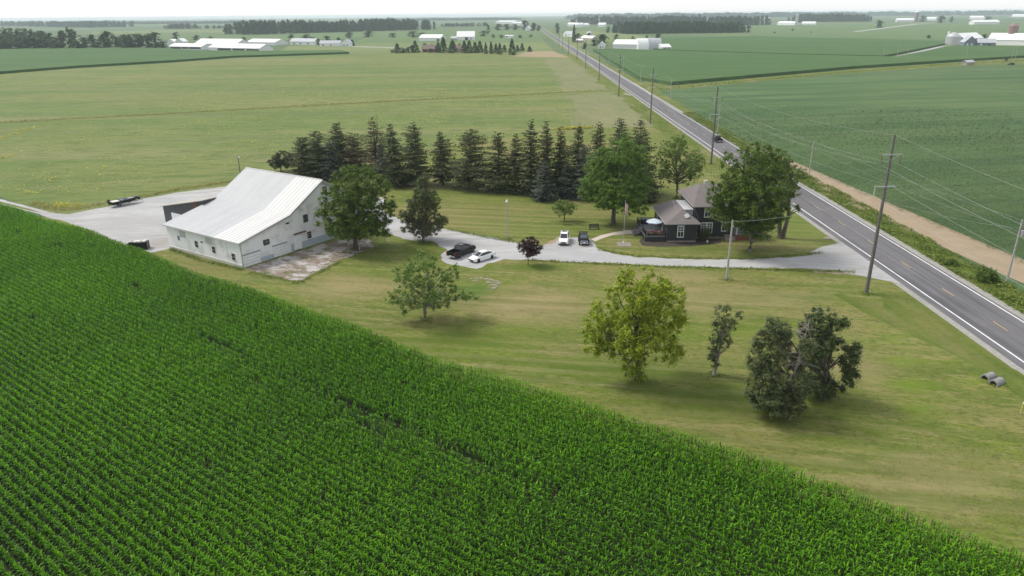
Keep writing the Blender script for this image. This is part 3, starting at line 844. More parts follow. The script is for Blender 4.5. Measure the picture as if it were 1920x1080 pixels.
# rank grass and weeds along the roadsides and field edges
def tufts(name, label, cat, spots, mat, r_, h=.5, per=5, flat=.4):
    """spots (n,3): x, y, height factor"""
    Vs, Rn = [], []
    n = len(spots)
    for k in range(per):
        hh = h * spots[:, 2] * r_.uniform(.6, 1.25, n)
        P = np.stack([spots[:, 0] + r_.normal(0, .16, n), spots[:, 1] + r_.normal(0, .16, n), .05 + hh * r_.uniform(.25, .8, n)], 1)
        Vs.append(cards(P, hh * .8, r_, flat, .7))
        Rn.append(np.clip(r_.normal(.5, .25, n), 0, 1))
    ob = quad_mesh(name, np.concatenate(Vs), np.concatenate(Rn), mat)
    return tag(ob, label, cat, kind='stuff')

r8 = np.random.default_rng(8)
n = 15000
yy = r8.uniform(48, 300, n)
off = r8.uniform(5.4, 11.0, n) - np.interp(yy, [48, 150, 200], [0, 0, 1.2])
lump = np.sin(yy * .55) * np.sin(yy * .21 + off) * .4 + .75
sp = np.stack([np.array([road_x(v) for v in yy]) + off, yy, np.clip(lump, .2, 1.3)], 1)
tufts('roadside_weeds', 'rank green weeds between the far road edge and the bare soil strip', 'weeds', sp[sp[:, 2] > .35], M['weed'], r8, .45)
n = 4500
yy = r8.uniform(108, 330, n)
sp = np.stack([np.array([road_x(v) for v in yy]) - r8.uniform(6.2, 14, n), yy, r8.uniform(.3, .9, n)], 1)
sp = sp[yy > 150]
tufts('verge_weeds', 'yellow green verge grass along the house side of the road', 'weeds', sp, M['weed'], r8, .4, 3)
def along(pts, n, spread):
    P = np.array(pts)
    seg = np.linalg.norm(np.diff(P, axis=0), axis=1)
    c = np.concatenate([[0], np.cumsum(seg)])
    t = r8.uniform(0, c[-1], n)
    x = np.interp(t, c, P[:, 0]) + r8.normal(0, spread, n)
    y = np.interp(t, c, P[:, 1]) + r8.normal(0, spread, n)
    return np.stack([x, y, r8.uniform(.4, 1.2, n)], 1)
ditch = [(-209.03, 280.12), (-202.23, 288.42), (-158.18, 306.26), (-119.44, 323.27), (-78.88, 342.38), (-15.14, 367.18), (49.29, 393.59)]
sheet('ditch_strip', [(x, y - 1.6) for x, y in ditch] + [(x, y + 1.6) for x, y in ditch[::-1]], 0.032, M['bank'])
tufts('ditch_weeds', 'thin line of tan and green weeds crossing the hay field', 'weeds', along(ditch, 2600, 1.0), M['weed_tan'], r8, .6, 3, 1.0)
e2 = [(-85.98, 159.43), (-79.87, 167.67), (-71.1, 174.82), (-68.61, 179.01)]
tufts('field_edge_weeds', 'yellowing weeds along the hay field edge behind the gravel lot', 'weeds', np.concatenate([along(e2, 900, .7), along([(-107.05, 156.23), (-96.78, 148.91), (-93.16, 150.59), (-86.24, 159.95)], 700, 1.0)]), M['weed_tan'], r8, .38, 3, 1.0)
e3 = [(15.67, 257.54), (29.28, 260.58)]
tufts('yellow_weeds', 'bright yellow weed patch at the field edge behind the spruces', 'weeds', along(e3, 350, .8), M['weed_yellow'], r8, .8, 3)
# yellow weeds flecked through the hay
n = 9000
fx = r8.uniform(0, 1, n); fy = r8.uniform(0, 1, n)
P = np.stack([-170 + fx * 215, 165 + fy ** 1.6 * 260], 1)
cl = np.sin(P[:, 0] * .09 + 2) * np.sin(P[:, 1] * .06) + r8.normal(0, .5, n)
inside = (P[:, 1] > 190 - .28 * P[:, 0] * 0 + np.clip(P[:, 0] + 60, 0, 200) * .12) | (P[:, 0] < -72)
P = P[(cl > .1) & inside & (P[:, 0] > -.78 * P[:, 1])]
tufts('yellow_weed_spots', 'scattered small yellow weed clumps dotting the hay field', 'weeds', np.concatenate([P, r8.uniform(.5, 1.1, (len(P), 1))], 1), M['weed_yellow'], r8, .55, 3, 1.5)
tufts('yellow_weed_spots', 'orange yellow weed clumps by the bend of the farm lane', 'weeds', np.concatenate([along([(-153.46, 215.19), (-147.87, 208.2)], 40, 1.5), along([(-100.13, 153.6), (-93.94, 151.99)], 90, 1.0), along([(-173.73, 245.62), (-179.85, 272.87), (-175.54, 289.77)], 160, 1.5)]), M['weed_yellow'], r8, .6, 3)
n = 1800
sp = along([(81.18, 396.55), (148.82, 446.11), (232.92, 504.64), (334.73, 568.44), (417.34, 603.48)], n, 2.0)
tufts('verge_strip_weeds', 'yellow green grass strip between the two crops across the road', 'weeds', sp, M['weed'], r8, .7, 3)
# longer grass left by the mower round trunks and poles
ck = [along([(x - .01, y), (x + .01, y)], 60, .55) for x, y in [(13.97, 71.17), (-11.76, 88.52), (22.73, 71.9), (27.46, 63.19), (32.56, 66.11), (-27.42, 119.86), (-16.03, 123.61), (19.8, 134.03), (36.6, 154.98), (40.81, 116.73), (49.0, 124.31), (51.52, 96.66), (54.24, 192.84), (-0.7, 125.13), (32.97, 102.94), (52.71, 69.48)]]
tufts('trunk_grass', 'longer grass left standing round trunks and poles', 'grass', np.concatenate(ck), M['weed'], r8, .3, 3)
# short grass fringe where lawn meets the crushed stone and the corn
fr = np.concatenate([along([(2.26, 112.94), (14.05, 110.99), (25.05, 109.11), (37.57, 107.74), (53.77, 105.8)], 1500, .25), along([(-12.15, 131.71), (-2.85, 125.19), (5.34, 120.46)], 600, .25),
                     along([(14.93, 118.66), (20.78, 114.68), (28.6, 113.33), (39.13, 112.77), (52.69, 115.52)], 900, .2), along([(-60.38, 120.8), (-52.04, 114.13), (-43.55, 109.35)], 700, .3),
                     along([(-41.89, 108.03), (-32.79, 102.94), (-28.55, 113.5)], 500, .3)])
tufts('lawn_fringe', 'longer grass fringing the driveway and the barn', 'grass', fr, M['weed'], r8, .28, 3)
n = 220000
P = np.stack([r8.uniform(-30, 58, n), 46 + r8.uniform(0, 1, n) ** 1.3 * 60, r8.uniform(.5, 1.2, n)], 1)
side = (P[:, 0] + 106.29) * .5948 + (P[:, 1] - 145.27) * .8038
P = P[(side > 2.5) & (P[:, 0] < np.array([road_x(v) for v in P[:, 1]]) - 6.5) & (P[:, 1] < 101 + .06 * P[:, 0]) & (np.sin(P[:, 0] * .6) * np.sin(P[:, 1] * .9 + P[:, 0] * .3) + r8.normal(0, .5, n) > -.1)]
tufts('lawn_grass', 'uneven tufts of short grass across the front lawn', 'grass', P, leaf_mat('lawn_blades', (0.085, 0.115, 0.016), (0.22, 0.20, 0.07), .25, .7, .2), r8, .12, 1, 1.4)

# ------------------------------------------------------------------ trees
def limb(mb, a, b, r0, r1, r_, bend=.12, n=5, sag=0.0):
    a, b = Vector(a), Vector(b)
    L = (b - a).length
    pts, rs = [], []
    j = Vector(r_.normal(0, bend * L, 3))
    for i in range(n):
        t = i / (n - 1)
        p = a.lerp(b, t) + j * math.sin(math.pi * t) * .5
        p.z += sag * L * math.sin(math.pi * t)
        pts.append(p)
        rs.append(r0 + (r1 - r0) * t)
    mb.tube(pts, rs, 6 if r0 < .12 else 8)
    return pts

def clump_cards(C, rad, ncard, size, r_, up=.5, hue=.5, squash=.75):
    o = r_.normal(size=(ncard, 3))
    o /= np.linalg.norm(o, axis=1)[:, None]
    o *= (np.abs(r_.normal(0, .62, ncard)).clip(0, 1.7))[:, None] * rad
    o[:, 2] *= squash
    nn = o / (np.linalg.norm(o, axis=1)[:, None] + 1e-6)
    nn[:, 2] += up
    V = cards(C + o, np.full(ncard, size), r_, 0, .75, nn)
    return V, np.clip(hue + r_.normal(0, .17, ncard), 0, 1)

def broadleaf(name, label, xy, blobs, leaf, bark, tr=.35, fork=.25, size=.42, per=60, sub=1.0, crad=.95, seed=1,
              group=None, cat='tree', limbs=26, lean=0.0, hang=0.0, depth=1.0, trunks=1):
    r_ = np.random.default_rng(seed)
    crad, size, per, sub = crad * .72, size * .64, per * 1.45, sub * 1.22
    blobs = [(a, b, c * 1.10, d * 1.12) for a, b, c, d in blobs]
    t = thing(name, label, cat, xy, 0, group)
    X = max(abs(b[0]) + b[2] for b in blobs)
    top = max(b[1] for b in blobs)
    Vs, Rn, cen = [], [], []
    for dx, z, rx, rz in blobs:
        ry = min(rx, X * .8) * depth
        dy = r_.uniform(-.45, .45) * max(0.0, X - abs(dx)) * depth
        ns = max(5, int(sub * 2.6 * rx * max(rz, .6) / (crad * crad) + 3))
        o = r_.normal(size=(ns, 3))
        o /= np.linalg.norm(o, axis=1)[:, None]
        o *= (r_.uniform(0, 1, ns) ** .38)[:, None]
        P = np.array([dx, dy, z]) + o * np.array([rx, ry, rz])
        for p in P:
            rr = crad * r_.uniform(.6, 1.25)
            V, h = clump_cards(p, rr, int(per * rr / crad * r_.uniform(.7, 1.2)), size, r_, hue=.45 + r_.normal(0, .12), squash=.75 + hang)
            if hang:
                V[:, :, 2] -= hang * .3
            Vs.append(V); Rn.append(h); cen.append(p)
    V = np.concatenate(Vs)
    V[:, :, 2] = np.maximum(V[:, :, 2], .15)
    quad_mesh('crown', V, np.concatenate(Rn), leaf, t)
    mb = MB()
    zf = top * fork
    for q in range(trunks):
        b0 = Vector((q * tr * 1.2 - (trunks - 1) * tr * .6, 0, -.1))
        f0 = Vector((lean * zf + (q - (trunks - 1) / 2) * tr * 4, r_.normal(0, .1), zf))
        mb.tube([b0, b0 + Vector((0, 0, .25)), b0.lerp(f0, .5) + Vector((r_.normal(0, tr * .3), 0, 0)), f0],
                [tr * 1.45, tr * 1.1, tr * .92, tr * .8], 10)
        ct = Vector((lean * top * .8, 0, top * .78))
        lead = limb(mb, f0, ct + Vector((r_.normal(0, X * .15), 0, 0)), tr * .75, tr * .12, r_, .08, 7)
        idx = r_.permutation(len(cen))[:limbs // trunks]
        for k in idx:
            c = Vector(cen[k])
            s = max(0.0, min(.9, (c.z - zf) / max(.1, top - zf) * .75 - .15))
            pos = s * (len(lead) - 1)
            i0 = min(int(pos), len(lead) - 2)
            st = lead[i0].lerp(lead[i0 + 1], pos - i0)
            r0 = tr * (.42 - .25 * s) * r_.uniform(.7, 1.1)
            pts = limb(mb, st, c, r0, .03, r_, .10, 6, .04)
            for q2 in range(2):
                e = Vector(cen[r_.integers(len(cen))])
                m0 = pts[3]
                if (e - m0).length < X * .7:
                    limb(mb, m0, e, r0 * .4, .02, r_, .1, 4)
    mb.build('trunk', bark, t, smooth=True)
    return t

def spruce(name, label, spec, needle, seed, group, low=.10, taper=.85, dens=1.0, cat='tree', droop=.35, trunk_mat=None, gaps=.12):
    x, y, h, hw = spec
    hw *= 1.95
    hw *= random.uniform(.9, 1.12)
    aa, asym = random.uniform(0, 6.28), random.uniform(.08, .28)
    lx, ly = random.uniform(-.02, .02), random.uniform(-.02, .02)
    r_ = np.random.default_rng(seed)
    t = thing(name, label, cat, (x, y, 0), r_.uniform(0, 6.28), group)
    mb = MB()
    mb.tube([(0, 0, -.1), (0, 0, h * .5), (0, 0, h * .98)], [.028 * h * .75, .016 * h, .01], 8)
    Pp, Nn, Sz, Rn = [], [], [], []
    z = low * h
    while z < h * .985:
        f = (z - low * h) / (h * (1 - low))
        Lb = hw * ((1 - f) ** taper) * (1.0 if f > .12 else .72 + 2.3 * f) + .12
        nb = 8 if f < .8 else 6
        a0 = r_.uniform(0, 6.28)
        for k in range(nb):
            if r_.uniform() < gaps:
                continue
            a = a0 + 2 * math.pi * k / nb + r_.normal(0, .18)
            Lk = Lb * r_.uniform(.60, 1.22) * (1 + asym * math.cos(a - aa)) * (1 + .18 * math.sin(z * 1.3 + aa))
            n = max(4, int(Lk / .065 * dens))
            s = r_.uniform(.10, 1, n) ** .8 * Lk
            dz = r_.normal(0, .25) + .32 * s * (1.3 * f - .35) - droop * .14 * s * s / max(Lk, .5) + .28 * np.maximum(0, s / Lk - .75) * Lk * .5
            p = np.stack([np.cos(a) * s, np.sin(a) * s, z + dz], 1)
            lat = r_.normal(0, 1, n) * (.10 + .16 * s)* .9
            p[:, 0] += -np.sin(a) * lat
            p[:, 1] += np.cos(a) * lat
            p[:, 2] += -np.abs(r_.normal(0, .10, n)) - .05 * np.abs(lat)
            Pp.append(p)
            Sz.append(np.full(n, .38) * (.75 + .5 * (1 - f)))
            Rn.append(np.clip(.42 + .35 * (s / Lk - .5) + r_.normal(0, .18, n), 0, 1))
            if f < .9:
                e = Vector((math.cos(a) * Lk * .85, math.sin(a) * Lk * .85, z + float(.32 * Lk * (1.3 * f - .35) * .85 - droop * .1 * Lk)))
                mb.tube([(0, 0, z), e * .5 + Vector((0, 0, z * .5)) , e], [.05, .03, .012], 4, False)
        z += h * r_.uniform(.026, .040)
    P = np.concatenate(Pp)
    nrm = P.copy(); nrm[:, 2] = 0
    nrm /= np.linalg.norm(nrm, axis=1)[:, None] + 1e-6
    nrm[:, 2] = .55
    V = cards(P, np.concatenate(Sz), r_, 0, .65, nrm)
    V[:, :, 0] += lx * V[:, :, 2]; V[:, :, 1] += ly * V[:, :, 2]
    V[:, :, 2] = np.maximum(V[:, :, 2], .12)
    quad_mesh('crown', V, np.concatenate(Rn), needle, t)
    mb.build('trunk', trunk_mat or M['bark'], t, smooth=True)
    return t

# yard trees, front to back
broadleaf('walnut_tree', 'tall feathery yellow green tree on the front lawn, its lowest boughs nearly touching the grass', (13.97, 71.17),
          [(-0.36, 11.75, 2.61, 2.04), (-1.97, 12.23, 0.79, 1.24), (2.15, 10.72, 2.05, 1.94), (-3.04, 8.24, 2.19, 2.31), (-0.4, 7.3, 2.89, 3.01), (2.26, 6.54, 2.67, 2.56), (-4.6, 6.54, 1.74, 1.86), (3.76, 8.24, 1.04, 0.81), (-5.12, 4.75, 1.05, 1.29), (3.01, 4.1, 1.53, 1.41), (-0.7, 3.12, 1.42, 1.89), (-3.17, 4.43, 1.53, 1.41), (-0.38, 1.47, 1.07, 0.83), (0.84, 8.87, 1.72, 1.72)],
          M['leaf_walnut'], M['bark'], .30, .30, .36, 62, 1.0, .80, 11, limbs=34, hang=.22)
broadleaf('locust_tree', 'broad grey green tree with spreading limbs and pale trunk beside the corn edge', (-11.76, 88.52),
          [(0.25, 7.62, 2.31, 1.89), (3.19, 5.98, 1.41, 1.69), (-2.45, 5.68, 1.97, 1.69), (-4.02, 3.4, 1.14, 1.07), (0.45, 4.62, 2.83, 1.7), (3.8, 3.4, 1.7, 0.92), (6.22, 3.71, 1.14, 0.5), (-1.93, 2.64, 1.71, 0.85), (1.9, 2.18, 1.43, 0.71), (-0.02, 9.09, 0.97, 0.56)],
          M['leaf_locust'], M['bark_pale'], .28, .22, .36, 48, .95, .75, 12, limbs=30)
broadleaf('thin_tree', 'narrow sparse grey green tree leaning slightly beside the yellow green tree', (22.73, 71.9),
          [(0.46, 7.67, 0.93, 0.7), (1.97, 7.67, 0.64, 0.52), (0.27, 5.94, 0.88, 0.94), (0.18, 3.8, 0.65, 1.19), (0.01, 1.82, 0.48, 0.84), (-0.52, 4.32, 0.47, 1.07), (1.27, 6.58, 0.7, 0.47), (0.06, 6.9, 0.82, 0.94), (-0.25, 2.68, 0.54, 0.95), (0.63, 4.65, 0.71, 0.95)],
          M['leaf_thin'], M['bark_pale'], .20, .30, .24, 30, 1.1, .50, 13, limbs=30, lean=.10)
broadleaf('dark_shaggy_tree', 'dense dark green shaggy tree crowding the half dead pine on the right lawn', (32.56, 66.11),
          [(-1.05, 8.97, 1.4, 1.29), (0.35, 9.33, 0.54, 0.75), (-1.45, 6.95, 1.63, 1.63), (0.16, 6.35, 1.42, 1.53), (2.01, 5.01, 0.88, 1.54), (2.06, 2.97, 0.89, 1.22), (-0.04, 3.29, 1.55, 1.44), (-2.82, 8.15, 0.87, 1.08), (2.4, 6.05, 0.44, 0.98), (-2.68, 5.14, 1.1, 1.43), (-0.81, 1.72, 1.9, 1.01), (0.19, 0.64, 1.12, 0.45), (1.17, 1.53, 1.12, 0.89)],
          M['leaf_dark'], M['bark'], .26, .22, .32, 78, 1.25, .62, 14, limbs=26)
pine = broadleaf('half_dead_pine', 'blue green pine with bare bleached upper branches, overlapping the dark shaggy tree', (27.46, 63.19),
          [(-2.52, 8.38, 1.04, 1.15), (-3.09, 6.52, 1.05, 1.26), (-1.68, 4.87, 1.59, 1.27), (-1.82, 2.47, 1.82, 1.18), (-0.09, 1.55, 1.83, 0.97), (-2.85, 2.16, 0.86, 0.86), (1.4, 2.47, 1.5, 1.07), (0.55, 4.87, 0.95, 0.85), (-1.3, 6.93, 0.73, 0.73), (2.3, 3.68, 0.75, 0.75), (-3.73, 2.77, 0.54, 0.43), (-2.35, 10.37, 0.72, 0.82), (-1.07, 9.23, 1.04, 1.14), (-2.6, 4.58, 1.38, 1.8), (0.56, 2.77, 1.39, 1.29), (0.99, 5.47, 1.06, 1.27), (-0.86, 1.24, 2.16, 0.65), (-0.43, 7.51, 0.94, 1.25), (0.6, 8.38, 0.73, 0.94)],
          M['needle_pine_blue'], M['bark'], .24, .3, .27, 78, 1.25, .56, 15, limbs=30)
dead = MB()
rq = np.random.default_rng(4)
dead.tube([(0.1, -.5, 4.0), (.35, -.9, 7.0), (.85, -.9, 11.2)], [.13, .10, .03], 7)
for k in range(34):
    z = rq.uniform(4.6, 10.6)
    s = Vector((.12 + (z - 4) * .09, -.8, z))
    a = rq.uniform(0, 6.28)
    Lk = rq.uniform(.8, 2.1) * (1.25 - (z - 4) / 11)
    e = s + Vector((math.cos(a) * Lk, math.sin(a) * Lk, rq.uniform(-.25, .35) * Lk))
    pts = limb(dead, s, e, .035, .010, rq, .1, 4)
    for q in range(3):
        limb(dead, pts[2], pts[2] + Vector(rq.normal(0, .45, 3)), .016, .006, rq, .1, 3)
dead.build('dead_branches', M['bark_dead'], pine)
broadleaf('big_maple_tree', 'large dense dark green maple by the gable corner of the white barn', (-27.42, 119.86),
          [(1.1, 11.7, 4.17, 2.9), (5.11, 11.98, 2.17, 1.99), (-1.65, 9.39, 2.92, 2.37), (2.98, 7.98, 4.22, 2.93), (-3.65, 5.81, 2.95, 1.66), (-0.97, 4.85, 2.96, 2.03), (4.99, 5.43, 2.03, 1.48), (6.63, 7.7, 1.1, 1.65), (3.55, 3.51, 2.04, 1.21), (-5.32, 6.57, 1.29, 1.01), (-1.72, 2.73, 1.67, 0.93), (1.66, 13.98, 2.34, 0.9), (5.2, 3.22, 1.49, 0.74), (0.55, 8.45, 4.58, 3.66), (1.14, 4.66, 3.7, 2.22), (-1.0, 6.57, 2.76, 2.76), (3.49, 5.14, 2.4, 1.85), (-2.14, 4.18, 2.41, 1.48)],
          M['leaf_maple'], M['bark'], .42, .24, .40, 66, 1.05, .90, 16, limbs=36, trunks=1)
broadleaf('scots_pine_tree', 'open grey green pine with long needles, between the big maple and the gravel drive', (-16.03, 123.61),
          [(0.56, 10.66, 0.94, 1.68), (-0.02, 8.56, 1.6, 1.51), (1.63, 7.6, 1.79, 1.7), (-1.05, 6.92, 1.7, 1.32), (0.2, 5.65, 2.85, 1.71), (-2.69, 4.87, 1.52, 1.24), (3.37, 4.28, 1.24, 1.05), (-0.12, 3.1, 2.1, 1.05), (-1.87, 2.7, 1.91, 1.24), (1.96, 2.7, 1.82, 1.15), (-0.02, 1.51, 2.11, 0.77), (0.9, 11.8, 0.47, 0.75)],
          M['needle_pine'], M['bark'], .30, .25, .30, 70, 1.5, .62, 17, limbs=34)
broadleaf('spreading_shade_tree', 'large rounded mid green shade tree left of the dark house', (19.8, 134.03),
          [(1.39, 14.17, 3.6, 2.8), (-2.72, 11.87, 3.01, 2.41), (3.97, 12.67, 2.41, 3.21), (-0.39, 9.12, 5.26, 3.04), (-4.4, 8.1, 2.44, 2.44), (3.92, 8.1, 3.25, 3.04), (-1.24, 4.98, 4.3, 1.84), (3.4, 4.46, 2.87, 1.84), (-5.36, 6.03, 1.43, 1.63), (-0.54, 12.67, 3.41, 2.61), (0.19, 7.58, 5.49, 3.66), (-0.26, 6.03, 4.69, 2.45)],
          M['leaf_green'], M['bark'], .46, .22, .42, 62, 1.05, .95, 18, limbs=36)
broadleaf('pale_open_tree', 'loose pale green tree standing behind the house by the road', (36.6, 154.98),
          [(-1.41, 11.3, 3.23, 2.3), (-2.94, 8.3, 2.32, 2.32), (1.69, 8.53, 3.25, 2.55), (4.19, 6.43, 1.86, 1.86), (-1.91, 5.25, 2.34, 1.64), (2.48, 4.43, 1.87, 1.4), (-0.5, 12.9, 1.84, 1.03)],
          M['leaf_pale'], M['bark'], .30, .25, .36, 40, 1.35, .85, 19, limbs=46)
broadleaf('roadside_maple_tree', 'largest dark green tree, overhanging the two storey part of the house', (40.81, 116.73),
          [(0.43, 17.36, 3.3, 1.57), (-2.83, 15.35, 3.68, 2.45), (2.49, 14.73, 2.45, 2.63), (-5.93, 11.17, 2.48, 2.3), (-1.4, 10.27, 4.8, 3.02), (2.29, 9.09, 3.21, 2.85), (-3.76, 7.25, 3.59, 1.79), (0.86, 6.05, 3.96, 2.16), (-6.31, 8.63, 1.96, 1.61), (0.03, 3.81, 2.72, 1.09), (2.67, 4.46, 1.99, 1.27), (-1.45, 13.14, 4.05, 2.64), (-0.37, 11.35, 5.31, 4.07), (-1.25, 7.25, 5.02, 3.05), (-3.68, 9.09, 3.21, 2.32), (1.79, 11.8, 3.18, 3.01), (-1.95, 5.4, 3.61, 1.8), (3.68, 7.25, 1.97, 1.79)],
          M['leaf_maple'], M['bark_pale'], .50, .24, .42, 66, 1.1, .95, 20, limbs=36)
broadleaf('forked_road_tree', 'dark tree with a forked bare lower trunk nearest the road edge', (49.0, 124.31),
          [(-0.05, 12.21, 1.31, 1.87), (0.9, 10.02, 1.04, 1.7), (0.29, 7.42, 0.95, 0.95), (-1.34, 14.27, 1.12, 1.3), (2.05, 5.67, 0.67, 0.48)],
          M['leaf_maple'], M['bark'], .40, .30, .36, 52, 1.1, .75, 21, limbs=20, trunks=2)
broadleaf('purple_maple_tree', 'small round purple leaved maple standing beside the gravel drive', (2.65, 110.49),
          [(0.26, 4.1, 1.38, 0.86), (-0.52, 3.11, 1.21, 0.86), (1.21, 2.93, 1.04, 0.78), (0.43, 2.56, 1.39, 0.69), (0.87, 1.84, 0.95, 0.43)],
          M['leaf_purple'], M['bark'], .08, .32, .22, 60, 1.3, .42, 22, limbs=22)
broadleaf('small_lawn_tree', 'small round young tree on the back lawn in front of the spruce row', (10.48, 137.02),
          [(-0.06, 3.36, 1.68, 0.94), (-1.41, 2.61, 1.16, 0.74), (1.42, 2.61, 1.05, 0.74), (-0.04, 2.17, 1.89, 0.63)],
          M['leaf_locust'], M['bark'], .12, .3, .26, 44, 1.1, .5, 23, limbs=20)
broadleaf('roadside_bush', 'dark leafy bush among the weeds near the right utility pole', (72.09, 101.26),
          [(-0.48, 1.37, 1.45, 0.97), (0.65, 0.69, 0.97, 0.73), (-1.09, 0.52, 0.81, 0.56)], M['leaf_maple'], M['bark'], .06, .2, .3, 60, 1.2, .55, 24, cat='bush', limbs=10)
broadleaf('roadside_bush', 'low dark bush in the weeds midway between the two right hand poles', (71.12, 108.93),
          [(-0.14, 0.64, 0.86, 0.52), (-0.85, 0.36, 0.6, 0.34)], M['leaf_maple'], M['bark'], .05, .2, .28, 40, 1.2, .45, 25, cat='bush', limbs=8)
broadleaf('roadside_bush', 'light green bush at the base of the pale pole across the road', (71.23, 173.96),
          [(0.03, 1.72, 1.18, 1.05), (-0.91, 0.93, 0.92, 0.79)], M['leaf_locust'], M['bark'], .05, .2, .28, 44, 1.1, .5, 26, cat='bush', limbs=8)
broadleaf('house_shrub', 'dark shrub against the house wall under the paired ground floor windows', (34.6, 123.4),
          [(0, .9, .8, .7), (.6, 1.2, .6, .6), (-.5, 1.3, .5, .5), (.2, 1.9, .5, .5)], M['leaf_dark'], M['bark'], .05, .2, .22, 60, 1.3, .4, 27, cat='shrub', limbs=8)
broadleaf('round_evergreen', 'low rounded dark evergreen at the far left end of the spruce row', (-60.86, 187.88),
          [(0.42, 3.39, 2.53, 1.68), (-1.27, 2.27, 1.69, 1.27), (2.14, 2.55, 1.69, 1.41)], M['needle'], M['bark'], .2, .25, .38, 80, 1.3, .7, 28, limbs=14, group='evergreen row behind the yard')
broadleaf('evergreen_thicket', 'low dark evergreen thicket under the tall spruces right of the barn roof', (-27.1, 170.15),
          [(0.15, 2.34, 3.08, 1.79), (-2.21, 1.56, 1.8, 1.16), (2.3, 1.82, 1.8, 1.28)], M['needle'], M['bark'], .12, .2, .38, 70, 1.3, .7, 29, limbs=14, cat='shrub')

ROW = 'evergreen row behind the yard'
SP = [  # pixel-measured places turned to metres: x, y, height, half width
    ((-52.03, 179.6, 10.2, 2.68), 'needle', 'dark leaning evergreen with a thin top, next to the low rounded evergreen'),
    ((-48.15, 178.19, 11.95, 2.26), 'needle', 'bushy dark evergreen with a browning crown, third in the evergreen row from the left'),
    ((-44.61, 176.8, 10.06, 1.59), 'needle_blue', 'slim pale grey half bare spruce near the barn ridge'),
    ((-43.73, 183.13, 13.16, 2.31), 'needle', 'tall thin dark spruce just right of the slim pale grey spruce'),
    ((-39.71, 181.66, 10.96, 2.57), 'needle_brown', 'reddish brown blunt topped evergreen left of the gap in the row'),
    ((-34.11, 180.14, 15.05, 2.68), 'needle_brown', 'tallest reddish spruce, behind the big maple by the barn'),
    ((-31.51, 175.05, 9.46, 1.05), 'needle_blue', 'small narrow grey spruce tucked beside the tallest reddish spruce'),
    ((-28.05, 171.35, 14.8, 2.3), 'needle', 'dark spruce whose crown merges with a wider one right of it'),
    ((-22.57, 169.98, 14.94, 2.79), 'needle', 'wide dark spruce with open lower trunk, behind the open grey green pine'),
    ((-16.42, 170.31, 12.86, 2.54), 'needle', 'spruce standing clear with lawn showing on both sides of its trunk'),
    ((-9.4, 166.64, 13.84, 2.99), 'needle', 'broad round topped spruce with a thick bare foot, left of the yard light pole'),
    ((-2.78, 163.11, 13.71, 2.56), 'needle', 'pointed spruce behind the yard light pole'),
    ((0.93, 161.38, 13.47, 1.69), 'needle', 'narrow shorter spruce between two taller ones right of the yard light pole'),
    ((4.44, 159.69, 17.06, 2.03), 'needle', 'very tall straight spruce above the purple maple'),
    ((8.03, 158.53, 16.84, 1.78), 'needle', 'very tall narrow spruce with a blue grey skirt in front'),
    ((10.95, 158.93, 15.5, 1.55), 'needle', 'thin pointed spruce above the small young lawn tree'),
    ((14.89, 158.28, 16.02, 2.13), 'needle', 'tall spruce touching the left edge of the rounded shade tree'),
    ((20.61, 166.04, 15.24, 2.11), 'needle', 'spruce top rising behind the left half of the shade tree'),
    ((24.69, 163.69, 16.47, 2.69), 'needle', 'spruce top rising behind the middle of the shade tree'),
    ((28.39, 158.29, 16.7, 2.84), 'needle', 'dark spruce at the right end of the row, its skirt showing beside the shade tree'),
    ((7.46, 154.08, 8.38, 1.51), 'needle_blue', 'short blue grey spruce in front of the very tall narrow spruce'),
    ((12.3, 155.86, 8.34, 1.41), 'needle_blue', 'short blue spruce directly behind the small young lawn tree'),
    ((15.76, 154.76, 11.98, 1.75), 'needle_blue', 'blue grey spruce partly covered by the left side of the shade tree'),
    ((29.5, 152.33, 7.95, 1.85), 'needle', 'low dark spruce peeking out between the shade tree and the pale open tree'),
]
for i, (s, mt, lb) in enumerate(SP):
    spruce('spruce_tree', lb, s, M[mt], 100 + i, ROW, low=.08 if i not in (8, 9, 10) else .12, taper=.62 if i > 6 and i != 10 else .48, gaps=.10 if mt == 'needle' else .22,
           dens=1.15 if mt == 'needle' else .85)

# ---- distant trees: one crown mesh per kind, scaled copies
def far_crown(kind, seed, n, size):
    r_ = np.random.default_rng(seed)
    Vs, Rn = [], []
    if kind == 'round':
        for k in range(22):
            a, q = r_.uniform(0, 6.28), r_.uniform(0, 1) ** .5
            zc = r_.uniform(.10, .88)
            rad = .34 * math.sin(math.pi * min(.93, max(.2, zc + .05))) 
            c = np.array([math.cos(a) * q * rad, math.sin(a) * q * rad, zc])
            V, h = clump_cards(c, r_.uniform(.15, .22), n // 22, size, r_, hue=.5 + r_.normal(0, .15), squash=.8)
            Vs.append(V); Rn.append(h)
        P = np.stack([r_.normal(0, .03, 60), r_.normal(0, .03, 60), np.linspace(0, .8, 60)], 1)
        Vs.append(cards(P, np.full(60, .16), r_)); Rn.append(np.full(60, .2))
    else:
        z = r_.uniform(.03, .97, n)
        rr = .36 * (1 - z) ** .75 * np.minimum(1, .6 + z * 4) * r_.uniform(.6, 1.1, n)
        a = r_.uniform(0, 6.28, n)
        P = np.stack([np.cos(a) * rr, np.sin(a) * rr, z], 1)
        N0 = np.stack([np.cos(a), np.sin(a), .5 + 0 * a], 1)
        Vs.append(cards(P, np.full(n, size), r_, 0, .8, N0)); Rn.append(np.clip(r_.normal(.4, .2, n), 0, 1))
    V = np.concatenate(Vs)
    V[:, :, 2] = np.maximum(V[:, :, 2], 0.0)
    return V, np.concatenate(Rn)
FAR = {}
for k in range(4):
    FAR['round', k] = far_crown('round', 40 + k, 420, .12)
    FAR['cone', k] = far_crown('cone', 60 + k, 300, .15)
FM = {}
